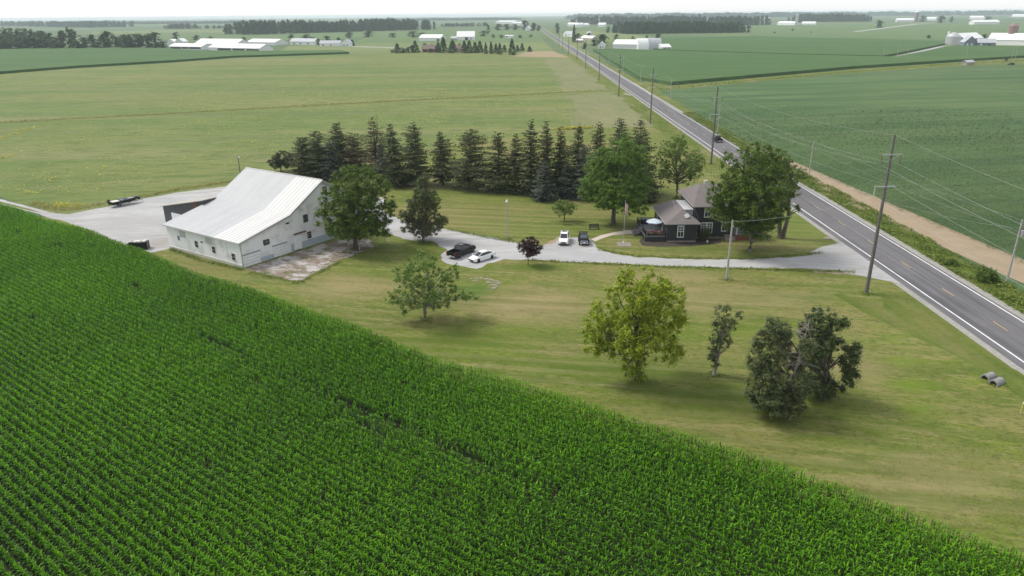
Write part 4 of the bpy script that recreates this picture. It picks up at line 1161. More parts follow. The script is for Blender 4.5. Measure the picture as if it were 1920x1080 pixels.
def far_tree(name, label, x, y, h, wd, kind='round', mt='far_leaf', group=None, cat='tree'):
    k = random.randrange(4)
    key = (kind, k, mt)
    t = thing(name, label, cat, (x, y, -.05), random.uniform(0, 6.28), group)
    t.scale = (wd / .7, wd / .7, h)
    if key not in FM:
        V, h_ = FAR[kind, k]
        FM[key] = (quad_mesh('crown', V.copy(), h_, M[mt], t),
                   MB().tube([(0, 0, 0), (0, 0, .3), (0, 0, .7)], [.035, .028, .012], 6).build('trunk', M['bark'], t))
    else:
        for src in FM[key]:
            c = src.copy()
            col.objects.link(c)
            c.parent = t
    return t

# tree line on the far left, near end at the white barns
LT = [(-466.39, 1014.75, 9.5, 7.16), (-476.66, 1016.79, 22.32, 8.59), (-479.37, 1001.2, 19.34, 8.47), (-491.88, 1003.64, 20.72, 10.6), (-503.66, 1005.95, 22.09, 10.63), (-504.39, 990.38, 19.8, 8.37), (-525.01, 1010.13, 16.84, 8.54),
      (-547.26, 1030.82, 23.99, 8.71), (-534.81, 996.25, 19.91, 7.02), (-544.24, 998.06, 10.01, 7.75), (-560.98, 1017.17, 19.65, 7.17), (-573.88, 1019.69, 17.0, 7.19), (-563.81, 986.43, 13.18, 8.35), (-582.31, 1005.4, 28.05, 9.19), (-596.73, 1008.18, 27.46, 9.22),
      (-598.41, 992.99, 15.25, 8.4), (-615.26, 1011.75, 23.56, 8.55), (-626.61, 1013.93, 17.58, 9.29), (-628.66, 998.73, 16.66, 9.86), (-639.89, 1000.86, 18.69, 8.46), (-651.17, 1003.0, 16.73, 9.19), (-652.83, 988.12, 15.84, 9.06), (-663.99, 990.21, 21.12, 9.77), (-676.81, 992.6, 22.48, 9.79)]
rl = np.random.default_rng(9)
for i, (x, y, h, hw) in enumerate(LT):
    far_tree('broadleaf_tree', '%s tree from the white barns in the hazy front tree line on the far left' % ORD[i], x, y, h, hw * 2.3,
             'round', 'far_leaf' if rl.uniform() < .75 else 'far_leaf_b', 'trees of the far left tree line')
LB = [(-764.92, 1147.94, 27.4, 12.91), (-742.41, 1143.16, 30.29, 14.45), (-718.23, 1138.03, 29.41, 12.79), (-682.82, 1111.42, 25.82, 10.94)]
for i, (x, y, h, hw) in enumerate(LB):
    far_tree('broadleaf_tree', '%s tall pale tree from the left behind the far left tree line' % ORD[i], x, y, h, hw * 2.4, 'round', 'far_leaf_b', 'pale trees behind the far left tree line')
# windbreak round the brick house in the middle distance
WB = [(735,99,93,4,'r'),(745,99.5,84,7,'c'),(756,99,89,7,'r'),(766,99,89,6,'r'),(774,98.5,86,6,'r'),(779,98.5,80,8,'c'),(797,97,81,6,'r'),(807,99,91,5,'r'),
      (822,98.5,82,7,'c'),(832,99,74,8,'c'),(849,99.5,79,9,'c'),(862,97.5,84,6,'c'),(871,99.5,80,7,'c'),(880,99.5,79,7,'c'),(891,99,82,7,'c'),(900,98.5,80,7,'c'),(911,101,83,4,'c'),
      (921,101,82,5,'c'),(930,100,84,5,'c'),(937,102,84,5.5,'c'),(946,98,86,5,'c'),(960,103,77,7,'c'),(970,97,86,4.5,'c'),(979,95.5,83,4.5,'c'),(993,97,88,5,'c')]
WBP = [(-129.8, 827.48), (-122.9, 820.48), (-117.17, 825.28), (-111.18, 824.24), (-107.15, 829.4), (-104.15, 828.88), (-95.39, 845.39), (-86.76, 819.99), (-78.44, 824.37), (-72.0, 817.43), (-61.58, 809.88), (-55.56, 832.22), (-48.81, 807.68), (-43.6, 806.78), (-37.51, 811.43), (-32.52, 816.33), (-25.24, 787.01), (-19.63, 786.07), (-14.78, 796.21), (-10.54, 773.87), (-5.88, 817.49), (2.06, 761.41), (8.13, 826.87), (13.7, 844.29), (21.56, 824.47)]
for i, ((px, py, ty, hw, kd), (x, y)) in enumerate(zip(WB, WBP)):
    mpp = y / 1340 / math.cos(.3)
    h = (py - ty) * mpp * 1.03
    far_tree('windbreak_evergreen' if kd == 'c' else 'windbreak_shrub',
             '%s dark %s from the left in the windbreak round the brick house' % (ORD[i], 'evergreen' if kd == 'c' else 'bushy shrub'), x, y, h, hw * mpp * 2.1,
             'cone' if kd == 'c' else 'round', 'far_leaf', 'windbreak round the brick house', 'tree' if kd == 'c' else 'shrub')
# single trees far off: pixel place measured, label
FT = [
 ((-590.32, 1340.67, 15.12, 8.48), 'round', 'far_leaf', 'dark round tree rising behind the small white gables of the left barns'),
 ((-564.13, 1362.09, 9.95, 7.67), 'round', 'far_leaf', 'dark round tree behind the ridge of the left white barns'),
 ((-547.99, 1387.09, 6.45, 5.86), 'round', 'far_leaf', 'low dark tree on the skyline of the left white barn roof'),
 ((-458.68, 1307.02, 6.09, 5.52), 'round', 'far_leaf', 'small dark tree beside the far grey white barn'),
 ((-353.72, 1229.39, 12.26, 6.92), 'round', 'far_leaf', 'dark tree at the left end of the white farmhouse beyond the barns'),
 ((-351.72, 1306.65, 11.28, 7.36), 'round', 'far_leaf', 'dark tree behind the white farmhouse beyond the barns'),
 ((-313.82, 1195.84, 10.34, 6.74), 'round', 'far_leaf', 'dark tree at the right end of the white farmhouse beyond the barns'),
 ((-269.13, 1060.92, 9.91, 3.74), 'round', 'far_leaf_b', 'pale slim tree in front of the second far white house'),
 ((-251.14, 1038.87, 14.54, 5.86), 'round', 'far_leaf_b', 'taller pale tree in front of the second far white house'),
 ((-234.95, 1035.43, 11.74, 4.75), 'round', 'far_leaf', 'dark lollipop tree beside the second far white house'),
 ((-215.06, 1031.21, 8.27, 4.37), 'cone', 'far_leaf', 'dark pointed tree right of the small white gabled house'),
 ((-299.16, 1411.87, 12.17, 8.93), 'round', 'far_leaf_b', 'bluish tree at the left in the hedgerow below the big wood'),
 ((-267.8, 1435.92, 15.21, 10.09), 'round', 'far_leaf_b', 'tallest bluish tree in the hedgerow below the big wood'),
 ((-219.13, 1421.75, 8.49, 9.0), 'round', 'far_leaf_b', 'third bluish tree in the hedgerow below the big wood'),
 ((-179.64, 1410.24, 12.15, 11.9), 'round', 'far_leaf_b', 'wide bluish tree left of the white machine shed'),
 ((-166.17, 1440.17, 8.59, 9.12), 'round', 'far_leaf_b', 'small bluish tree behind the white machine shed'),
 ((-108.66, 1243.22, 8.27, 4.38), 'cone', 'far_leaf', 'dark tree between the white machine shed and the white barn house'),
 ((-50.58, 1440.35, 11.45, 9.11), 'round', 'far_leaf_b', 'pale tree right of the white barn house'),
 ((-45.85, 1596.14, 21.06, 4.48), 'round', 'far_leaf_b', 'slim tall hazy tree beyond the white barn house'),
 ((-30.07, 1965.65, 18.12, 12.4), 'round', 'far_leaf_b', 'leftmost hazy tree of the grove below the white plant'),
 ((-8.21, 2024.54, 16.0, 12.77), 'round', 'far_leaf', 'second hazy tree of the grove below the white plant'),
 ((14.46, 2014.74, 17.24, 12.71), 'round', 'far_leaf_b', 'third hazy tree of the grove below the white plant'),
 ((38.38, 1937.06, 26.74, 12.21), 'round', 'far_leaf', 'tallest hazy tree of the grove by the far road'),
 ((57.95, 1866.15, 22.11, 11.77), 'round', 'far_leaf', 'hazy tree at the road end of the grove'),
 ((70.86, 1860.94, 14.72, 6.53), 'round', 'far_leaf', 'last small hazy tree beside the far road'),
 ((-29.07, 1334.97, 6.21, 4.7), 'round', 'far_leaf', 'low hedge tree left of the small white trailer'),
 ((-14.92, 1330.94, 5.31, 5.62), 'round', 'far_leaf', 'low hedge tree behind the small white trailer'),
 ((17.78, 1321.63, 5.27, 5.58), 'round', 'far_leaf', 'low hedge tree right of the small white trailer'),
 ((37.11, 1347.1, 5.37, 4.74), 'round', 'far_leaf', 'low hedge tree near the far road'),
 ((99.73, 1590.24, 25.15, 5.02), 'round', 'far_leaf', 'tall slim dark tree right of the far road'),
 ((91.33, 1077.24, 24.28, 3.79), 'cone', 'far_leaf', 'tall dark pointed tree among the roadside farm roofs'),
 ((105.6, 1187.31, 11.83, 6.69), 'round', 'far_leaf', 'bushy dark tree in front of the roadside farm roofs'),
 ((104.11, 1393.08, 11.08, 4.9), 'round', 'far_leaf_b', 'pale small tree by the white house at the far road'),
 ((126.11, 1207.43, 11.23, 4.25), 'round', 'far_leaf', 'dark small tree beside the far grain bin'),
 ((86.89, 876.45, 8.23, 3.72), 'round', 'far_leaf', 'dark bush in front of the grain bin by the road'),
 ((107.6, 962.71, 8.37, 6.8), 'round', 'far_leaf_b', 'pale bushy tree before the small white roadside house'),
 ((110.25, 900.1, 18.61, 8.26), 'round', 'far_leaf', 'large dark round tree over the small white roadside house'),
 ((168.0, 1196.27, 9.54, 4.21), 'round', 'far_leaf', 'small dark tree in the hedge behind the quonset shed'),
 ((197.12, 1214.67, 4.85, 3.42), 'round', 'far_leaf', 'tiny round tree in the hedge behind the quonset shed'),
 ((223.0, 1234.8, 4.93, 3.48), 'round', 'far_leaf', 'second tiny round tree in the hedge behind the quonset shed'),
 ((245.54, 1256.79, 10.01, 6.19), 'round', 'far_leaf', 'larger round tree below the near wood'),
 ((916.43, 1887.6, 18.62, 11.91), 'round', 'far_leaf', 'lone round tree where the far farm lane begins'),
 ((1533.91, 2831.34, 24.09, 15.84), 'round', 'far_leaf', 'tree beside the far red silo'),
 ((1441.6, 2547.48, 25.02, 16.04), 'round', 'far_leaf', 'wide dark tree between the far farm lane and the slim pale tree'),
 ((1532.25, 2642.74, 22.5, 9.25), 'round', 'far_leaf_b', 'slim pale tree on the far farm skyline'),
 ((1958.81, 3124.39, 20.44, 17.48), 'round', 'far_leaf_b', 'hazy tree behind the far white farm'),
 ((622.76, 1123.52, 5.24, 4.76), 'round', 'far_leaf', 'dark low bush alone in the corn before the blue house'),
 ((655.8, 1043.73, 8.34, 5.16), 'round', 'far_leaf', 'leaning dark tree behind the blue house'),
 ((401.97, 605.69, 2.47, 2.16), 'round', 'far_leaf', 'dark bush beside the blue grey car at the right edge'),
 ((596.25, 1501.75, 1.99, 3.17), 'round', 'far_leaf', 'tiny bush on the far field line, middle right'),
 ((518.95, 1486.06, 2.95, 3.14), 'round', 'far_leaf', 'tiny bush at the left of the far field line'),
 ((612.22, 1642.14, 5.43, 3.46), 'round', 'far_leaf_b', 'pale small tree in the far right field'),
]
for s, kd, mt, lb in FT:
    far_tree('broadleaf_tree' if kd == 'round' else 'conifer_tree', lb, s[0], s[1], s[2], s[3] * 1.9, kd, mt)

# far woods: each reads as one mass
def wood(label, a, b, depth, h, n, seed, mt='wood_leaf', spread=9.0):
    r_ = np.random.default_rng(seed)
    A, B = np.array(a), np.array(b)
    d = (B - A); L = np.linalg.norm(d); d /= L
    nn = np.array([-d[1], d[0]])
    if nn[1] < 0:
        nn = -nn
    Vs, Rn = [], []
    for k in range(n):
        s, q = r_.uniform(0, L), r_.uniform(0, 1) ** 1.5 * depth
        p = A + d * s + nn * q
        hh = h * r_.uniform(.78, 1.08) * (1 + .07 * math.sin(s / 60.0) + .05 * math.sin(s / 19.0))
        if min(s, L - s) < spread * 1.5:
            hh *= r_.uniform(.6, .9)
        V, rr = FAR['round', r_.integers(4)]
        pick = r_.permutation(len(V))[:170]
        V = V[pick].copy()
        c = V.mean(1, keepdims=True)
        V = c + (V - c) * 1.5
        c0, s0 = math.cos(k), math.sin(k)
        X = V[..., 0] * c0 - V[..., 1] * s0
        Y = V[..., 0] * s0 + V[..., 1] * c0
        V = np.stack([X * spread * 2.0 + p[0], Y * spread * 2.0 + p[1], np.maximum(0, V[..., 2] * 1.12 - .12) * hh], -1)
        Vs.append(V); Rn.append(np.clip(rr[pick] + r_.normal(0, .2), 0, 1))
    o = quad_mesh('woods', np.concatenate(Vs), np.concatenate(Rn), M[mt])
    tag(o, label, 'woods', kind='stuff')
wood('big dark wood on the left skyline beyond the white barns', (-594.78, 1734.69), (-211.52, 2188.4), 170, 30.56, 420, 1)
wood('large wood right of the road, in front of a second wood', (232.68, 1501.83), (486.31, 1542.26), 150, 22.78, 320, 2, spread=8)
wood('long wood behind the large wood right of the road', (237.29, 3016.83), (727.88, 2362.82), 160, 30.94, 330, 3, spread=11)
wood('dark squared wood on the right skyline behind the lone tree', (1158.98, 3057.27), (1437.66, 3026.3), 160, 31.89, 220, 4, spread=10)
wood('pale hazy wood on the far left skyline', (-2461.6, 3893.73), (-1776.23, 3237.27), 200, 27.84, 220, 5, spread=11)
wood('faint hazy wood at the left edge of the skyline', (-3080.02, 4423.82), (-2576.42, 4044.61), 150, 28.06, 120, 6, spread=11)
wood('faint grove in the hazy fields left of the big wood', (-1253.59, 2753.66), (-1148.01, 2704.67), 60, 17.99, 50, 7, spread=8)
wood('thin hazy tree band below the skyline on the left', (-2611.62, 4816.37), (-1567.07, 4615.14), 400, 17, 240, 8, spread=26)
wood('thin hazy tree band on the skyline left of the road', (-977.74, 5473.37), (118.04, 5748.29), 500, 18, 260, 9, spread=30)
wood('long hazy wood along the skyline right of the road', (433.94, 5949.56), (2187.81, 5751.48), 700, 40, 420, 10, spread=40)
wood('long hazy wood along the right skyline', (2380.76, 6499.21), (4473.53, 6190.44), 700, 38, 420, 11, spread=38)
wood('scattered hazy hedgerow trees far beyond the white machine shed', (-236.21, 2681.2), (-67.77, 2707.89), 40, 12, 40, 12, spread=8)
wood('hazy hedgerow far beyond the left barns', (-1127.01, 2746.08), (-987.2, 2731.83), 30, 11, 22, 13, spread=7)

# ------------------------------------------------------------------ the white barn (local x along the gable wall, y along the ridge)
NX, NY = (-43.91, 110.4)
BROT = math.atan2(0.8316, 0.5554)
LEN = 20.4
barn = thing('barn', 'large white barn with a long ribbed tin roof sweeping low on one side', 'barn', (NX, NY, 0), BROT)
prof = [(0, 0), (0, 4.35), (10.3, 6.55), (18.2, 11.05), (26.1, 6.6), (26.1, 0)]
MB().extr(prof[::-1], 'y', 0, LEN).build('wall', M['barn_wall'], barn)
MB().box((-.06, LEN / 2, .25), (.12, LEN, .5)).build('foundation', M['offwhite'], barn)
def slope(mb, x0, z0, x1, z1, y0, y1, th=.14, lift=.0):
    d = Vector((x1 - x0, 0, z1 - z0)).normalized()
    n = Vector((-d.z, 0, d.x)) * th
    vs = []
    for y in (y0, y1):
        for (x, z) in ((x0, z0), (x1, z1)):
            vs += [(x, y, z + lift), (x + n.x, y, z + n.z + lift)]
    mb.add(vs, [(0, 2, 3, 1), (4, 5, 7, 6), (0, 1, 5, 4), (2, 6, 7, 3), (1, 3, 7, 5), (0, 4, 6, 2)])
    return mb
ra = MB()
slope(ra, -.45, 4.27, 10.32, 6.57, 6.2, LEN + .4)
slope(ra, 10.30, 6.57, 18.22, 11.1, 6.2, LEN + .4)
slope(ra, 18.2, 11.08, 26.6, 6.35, -.4, LEN + .4)
ra.build('roof', M['barn_roof'], barn)
rb_ = MB()
slope(rb_, -.45, 4.28, 10.32, 6.58, -.4, 6.2)
slope(rb_, 10.30, 6.58, 18.22, 11.11, -.4, 6.2)
ob = rb_.build('roof', M['barn_roof_new'], barn); ob['label'] = 'paler smoother roof tin nearest the gable'
MB().tube([(18.2, -.42, 11.26), (18.2, LEN + .42, 11.26)], .11, 6).build('ridge_cap', M['barn_roof_new'], barn)
MB().box((-.42, LEN / 2, 4.28), (.06, LEN + .8, .16)).build('eave_trim', M['white'], barn)
tr_ = MB()
for (x0, z0, x1, z1) in ((-.4, 4.2, 10.3, 6.5), (10.3, 6.5, 18.2, 11.0), (18.2, 11.0, 26.5, 6.3)):
    tr_.add([(x0, -.36, z0 - .12), (x1, -.36, z1 - .12), (x1, -.36, z1 + .06), (x0, -.36, z0 + .06), (x0, -.02, z0 - .12), (x1, -.02, z1 - .12), (x1, -.02, z1 + .06), (x0, -.02, z0 + .06)],
            [(0, 1, 2, 3), (7, 6, 5, 4), (0, 4, 5, 1), (2, 6, 7, 3), (1, 5, 6, 2), (0, 3, 7, 4)])
tr_.build('gable_trim', M['galv'], barn)
def bwall(name, p, q, mat, th=.08, parent=barn, kind='long', proud=0.0):
    """box on a barn wall between two wall points"""
    (a, z0), (b, z1) = p, q
    a, b = min(a, b), max(a, b)
    z0, z1 = min(z0, z1), max(z0, z1)
    mb = MB()
    if kind == 'long':
        mb.box((-th / 2 - proud, (a + b) / 2, (z0 + z1) / 2), (th, b - a, z1 - z0))
    else:
        mb.box(((a + b) / 2, -th / 2 - proud, (z0 + z1) / 2), (b - a, th, z1 - z0))
    return mb.build(name, mat, parent)
def bwindow(c, wd, ht, kind, mat='glass', bars=1):
    a, z = c
    f = bwall('window', (a - wd / 2 - .08, z - ht / 2 - .08), (a + wd / 2 + .08, z + ht / 2 + .08), M['offwhite'], .07, barn, kind)
    mb = MB()
    if kind == 'long':
        mb.box((-.085, a, z), (.03, wd, ht))
    else:
        mb.box((a, -.085, z), (wd, .03, ht))
    mb.build('pane', M[mat], f)
    if bars:
        b2 = MB()
        for k in range(bars):
            zz = z - ht / 2 + ht * (k + 1) / (bars + 1)
            if kind == 'long':
                b2.box((-.112, a, zz), (.02, wd, .05))
            else:
                b2.box((a, -.112, zz), (wd, .02, .05))
        b2.build('glazing_bar', M['offwhite'], f)
for c in ((12.01, 2.15), (7.25, 1.96), (2.08, 1.62)):
    bwindow(c, .75, 1.05, 'long', 'black')
for c in ((15.76, 4.41), (8.4, 4.11)):
    o = bwall('vent_panel', (c[0] - .85, 2.75), (c[0] + .85, 3.85), M['vent'], .05)
bwall('hatch', ((17.13, 2.41)[0] - .3, (17.13, 2.41)[1] - .4), ((17.13, 2.41)[0] + .3, (17.13, 2.41)[1] + .4), M['greyblue'], .05)
bwall('slot', ((10.45, 2.74)[0] - .3, (10.45, 2.74)[1] - .12), ((10.45, 2.74)[0] + .3, (10.45, 2.74)[1] + .12), M['black'], .04)
def gdoor(p, q, rows=4):
    (x0, z0), (x1, z1) = p, q
    z0 = min(z0, z1); z1 = max(z0, z1, p[1], q[1])
    o = bwall('garage_door', (x0, .05), (x1, z1), M['white'], .06, barn, 'gable')
    b = MB()
    for k in range(1, rows):
        b.box(((x0 + x1) / 2, -.07, .05 + (z1 - .05) * k / rows), (abs(x1 - x0) - .1, .02, .04))
    b.build('panel_joint', M['steel'], o)
    bwall('door_head', (x0 - .15, z1), (x1 + .15, z1 + .18), M['steel'], .12, barn, 'gable')
gdoor((0.34, 0.18), (3.49, 2.02))
gdoor((6.28, -0.04), (9.03, 1.99))
bwall('tin_patch', ((3.69, -0.06)[0], .02), (6.25, 0.83), M['tin'], .05, barn, 'gable')
bwall('tin_patch', ((12.05, 0.11)[0], .02), ((19.63, -0.2)[0], (16.66, 1.28)[1]), M['tin'], .05, barn, 'gable')
bwall('tin_patch', ((9.98, -0.21)[0], .02), (10.7, 1.45), M['tin'], .05, barn, 'gable')
bwall('board_patch', ((19.81, -0.35)[0], .02), (26.0, 3.0), M['barn_grey'], .05, barn, 'gable')
sd = bwall('sliding_door', ((10.65, 0.29)[0], .15), (12.3, 2.64), M['white'], .12, barn, 'gable', .06)
bwall('threshold', ((10.65, 0.29)[0], .0), ((11.95, 0.23)[0], .14), M['black'], .3, barn, 'gable')
bwall('door_track', ((10.79, 2.88)[0], (11.38, 2.87)[1]), ((13.51, 2.68)[0], (11.38, 2.87)[1] + .22), M['rust'], .22, barn, 'gable')
o = bwall('louvre', ((13.28, 4.49)[0], (13.65, 4.5)[1]), ((14.38, 5.78)[0], (13.85, 5.9)[1]), M['steel'], .05, barn, 'gable')
b = MB()
for k in range(7):
    z = (13.65, 4.5)[1] + ((13.85, 5.9)[1] - (13.65, 4.5)[1]) * (k + .5) / 7
    b.box((((13.28, 4.49)[0] + (14.38, 5.78)[0]) / 2, -.065, z), ((14.38, 5.78)[0] - (13.28, 4.49)[0] - .15, .03, .12))
b.build('slat', M['black'], o)
bwindow((14.22, 2.1), .85, 1.15, 'gable', 'glass', 2)
bwindow((18.54, 1.92), .95, 1.1, 'gable', 'glass', 1)
bwindow((18.82, 9.25), 1.0, 1.25, 'gable', 'glass', 3)
bwall('slot', ((9.52, 5.2)[0], (9.85, 5.12)[1]), ((10.21, 5.22)[0], (9.89, 5.39)[1]), M['black'], .04, barn, 'gable')
o = bwall('backboard', ((4.48, 2.82)[0], (5.0, 2.68)[1]), ((5.7, 3.34)[0], (5.14, 3.58)[1]), M['black_wood'], .1, barn, 'gable')
c_ = (5.07, 3.13)
MB().box((c_[0], -.115, c_[1] + .05), (.75, .02, .5)).build('backboard_panel', M['pale_glass'], o)
bwall('corner_post', (-.06, 0), (.12, 4.3), M['galv'], .07, barn, 'gable', .0)

# charcoal lean-to behind the barn
shed = thing('lean_to_shed', 'charcoal tin lean-to shed with a pale low roof behind the white barn', 'shed', (NX, NY, 0), BROT)
y0, y1, x0, x1 = LEN + .03, 34.1, 7.9, 11.6
ZL, ZH = 4.05, 6.9
sw_ = MB()
sw_.extr([(y0, 0), (y1, 0), (y1, ZL), (y0, ZH)], 'x', x0, x1)
sw_.build('wall', M['dark_tin'], shed)
sr = MB()
k_ = (ZH - ZL) / (y1 - y0)
vs = [(x, y, ZH - k_ * (y - y0) + .03 + dz) for dz in (0, .14) for x, y in ((x0 - .35, y0), (x1 + .35, y0), (x1 + .35, y1 + .4), (x0 - .35, y1 + .4))]
sr.add(vs, [(3, 2, 1, 0), (4, 5, 6, 7), (0, 1, 5, 4), (1, 2, 6, 5), (2, 3, 7, 6), (3, 0, 4, 7)])
sr.build('roof', M['shed_roof'], shed)
MB().box((x0 - .04, 30.0, 1.9), (.08, 3.0, 2.6)).build('door', M['white'], shed)
MB().box((x0 - .04, 23.2, 5.6), (.08, 1.2, 1.1)).build('window', M['rust'], shed)

# ------------------------------------------------------------------ the dark house (axes follow the road)
house = thing('house', 'charcoal two storey farmhouse with hip roofs half hidden by the largest dark green tree', 'house', (0, 0, 0))
w_ = MB()
w_.prism([(27.75, 122.4), (33.0, 122.4), (33.0, 134.2), (27.75, 134.2)], .35, 3.45)
w_.prism([(33.003, 124.7), (40.3, 124.7), (40.3, 136.2), (33.003, 136.2)], .3, 5.95)
w_.build('wall', M['house_wall'], house)
f_ = MB(); f_.prism([(27.8, 122.45), (32.97, 122.45), (32.97, 134.1), (27.8, 134.1)], 0, .35)
f_.prism([(33.06, 124.75), (40.25, 124.75), (40.25, 136.1), (33.06, 136.1)], 0, .3)
f_.build('foundation', M['paver'], house)
def hip(mb, x0, x1, y0, y1, z, ridge, zr, th=.16):
    """hip roof over a rectangle; ridge = two points"""
    (ax, ay), (bx, by) = ridge
    vs = [(x0, y0, z), (x1, y0, z), (x1, y1, z), (x0, y1, z), (x0, y0, z + th), (x1, y0, z + th), (x1, y1, z + th), (x0, y1, z + th), (ax, ay, zr), (bx, by, zr)]
    fs = [(3, 2, 1, 0), (0, 1, 5, 4), (1, 2, 6, 5), (2, 3, 7, 6), (3, 0, 4, 7)]
    if abs(ax - bx) < .01:      # ridge runs along y
        fs += [(4, 5, 8), (5, 6, 9, 8), (6, 7, 9), (7, 4, 8, 9)]
    else:
        fs += [(4, 5, 9, 8), (5, 6, 9), (6, 7, 8, 9), (7, 4, 8)]
    mb.add(vs, fs)
    return mb
hip(MB(), 27.2, 33.5, 121.85, 134.8, 3.45, ((31.0, 125.6), (31.0, 132.4)), 5.3).build('roof', M['shingle'], house)
ob = hip(MB(), 32.5, 40.8, 124.15, 136.75, 5.95, ((34.9, 130.4), (38.2, 130.4)), 8.9).build('roof', M['shingle'], house)
ob['label'] = 'upper hip roof of the two storey part'
ft = MB(); ft.box((32.1, 129.2, 5.12), (2.0, 7.0, .14)); ft.box((32.2, 129.2, 4.4), (1.5, 6.8, 1.3)); ft.build('flat_roof', M['flat_tin'], house)
gt = MB()
for (x0, x1, y0, y1, z) in ((27.2, 33.5, 121.85, 134.8, 3.45), (32.5, 40.8, 124.15, 136.75, 5.95)):
    gt.box(((x0 + x1) / 2, y0 - .04, z + .08), (x1 - x0, .08, .15))
    gt.box((x0 - .04, (y0 + y1) / 2, z + .08), (.08, y1 - y0, .15))
gt.build('gutter', M['steel'], house)
def hwin(x, z, wd=.95, ht=1.95, yp=122.4, name='window'):
    f = MB().box((x, yp - .05, z), (wd + .22, .1, ht + .22)).build(name, M['white'], house)
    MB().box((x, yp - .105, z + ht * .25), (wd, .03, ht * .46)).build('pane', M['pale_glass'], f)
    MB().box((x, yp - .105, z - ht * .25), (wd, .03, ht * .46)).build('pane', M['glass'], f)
    b = MB().box((x, yp - .125, z + ht * .25), (.05, .02, ht * .46))
    b.box((x, yp - .125, z + ht * .25), (wd, .021, .05)).box((x, yp - .125, z - ht * .25), (.05, .02, ht * .46))
    b.build('glazing_bar', M['white'], f)
hwin((30.11, 2.04)[0], (30.11, 2.04)[1])
hwin((35.28, 5.0)[0], (35.28, 5.0)[1], yp=124.7, ht=1.85)
hwin((34.78, 2.03)[0], (34.78, 2.03)[1], yp=124.7, ht=1.8, wd=.85)
hwin((35.84, 2.02)[0], (35.84, 2.02)[1], yp=124.7, ht=1.8, wd=.85)
hwin(38.6, 2.4, yp=124.7); hwin(38.6, 5.0, yp=124.7, ht=1.6)
d_ = MB().box((27.70, 126.6, 2.1), (.1, 1.0, 2.1)).build('door', M['white'], house)
MB().box((27.64, 126.6, 2.3), (.04, .7, 1.5)).build('pane', M['glass'], d_)
o = MB().box((27.70, 131.6, 2.3), (.1, 1.1, 1.4)).build('window', M['white'], house)
MB().box((27.64, 131.6, 2.3), (.03, .9, 1.2)).build('pane', M['glass'], o)
o = MB().box((32.95, 128.6, 5.6), (.1, .1, .1)).build('junction_box', M['steel'], house)
vp_ = MB()
for (x, y, z) in ((30.2, 128.5, 4.75), (30.35, 129.9, 4.9), (30.5, 131.4, 5.0)):
    vp_.tube([(x, y, z - .15), (x, y, z + .28)], .07, 8)
vp_.build('vent_pipe', M['white'], house)
ch = MB(); ch.box((36.2, 131.2, 9.0), (.5, .5, .6)); ch.box((37.0, 130.2, 9.0), (.3, .3, .5)); ch.build('chimney', M['offwhite'], house)
# dish on the front slope
dm = MB(); n = 14
ctr, nrm_ = Vector((31.3, 123.5, 4.55)), Vector((-.2, -.75, .65)).normalized()
ta = nrm_.cross(Vector((0, 0, 1))).normalized(); tb = nrm_.cross(ta)
rings = [[ctr + nrm_ * (.02 + .16 * q * q) + (ta * math.cos(6.283 * k / n) + tb * math.sin(6.283 * k / n)) * (.46 * q) for k in range(n)] for q in (.15, .55, 1.0)]
dm.loft(rings)
dm.tube([ctr - nrm_ * .45, ctr], .035, 6).tube([ctr, ctr + nrm_ * .45 + Vector((0, 0, -.1))], .02, 5)
dm.build('satellite_dish', M['galv'], house, smooth=False)
MB().box((33.4, 124.55, .95), (.5, .3, .7)).build('gas_meter', M['galv'], house)
o = MB().tube([(33.6, 124.58, .3), (33.6, 124.58, 4.0), (32.9, 124.58, 5.6)], .05, 6).build('downpipe', M['greyblue'], house)
# porch
po = MB().prism([(40.31, 123.4), (44.6, 123.4), (44.6, 130.5), (40.31, 130.5)], .0, 1.0).build('porch_base', M['brick'], house)
MB().box((42.45, 126.9, 1.04), (4.5, 7.3, .08)).build('porch_floor', M['deck'], house)
pr_ = MB(); pr_.box((42.4, 123.5, 2.0), (4.2, .08, .06)); pr_.box((42.4, 123.5, 1.75), (4.2, .05, .05)); pr_.box((42.4, 123.5, 1.4), (4.2, .05, .05)); pr_.build('porch_rail', M['black_wood'], house)
for x in (40.5, 44.4):
    MB().box((x, 123.5, 2.2), (.16, .16, 2.3)).build('porch_post', M['white'], house)
hip(MB(), 40.3, 45.1, 122.9, 131.0, 3.3, ((41.2, 126.0), (41.2, 128.0)), 4.3).build('porch_roof', M['shingle'], house)
st_ = MB(); st_.box((39.4, 124.0, .4), (1.7, 1.3, .8)); st_.box((39.4, 123.1, .2), (1.7, .5, .4)); st_.build('porch_steps', M['paver'], house)
# deck with rails and stair
dk = MB().box((25.85, 127.6, .95), (3.75, 9.2, .12)).build('deck_floor', M['deck'], house)
sk = MB(); sk.box((25.85, 123.05, .45), (3.6, .06, .88)); sk.box((24.03, 127.6, .45), (.06, 9.1, .88)); sk.build('deck_skirt', M['black_wood'], house)
def rail(p, q, z0=1.01, hgt=1.0, nm='deck_rail'):
    a, b2 = Vector(p), Vector(q)
    L = (b2 - a).length
    mb = MB(); ang = math.atan2(b2.y - a.y, b2.x - a.x); c = (a + b2) / 2
    mb.box((c.x, c.y, z0 + hgt - .04), (L, .14, .06), ang).box((c.x, c.y, z0 + .12), (L, .05, .06), ang)
    k = int(L / .14)
    for i in range(k + 1):
        p_ = a.lerp(b2, i / k)
        mb.box((p_.x, p_.y, z0 + hgt / 2), (.045, .045, hgt - .1), ang)
    for p_ in (a, b2):
        mb.box((p_.x, p_.y, z0 + hgt / 2 - .1), (.11, .11, hgt + .25), ang)
    return mb.build(nm, M['black_wood'], house)
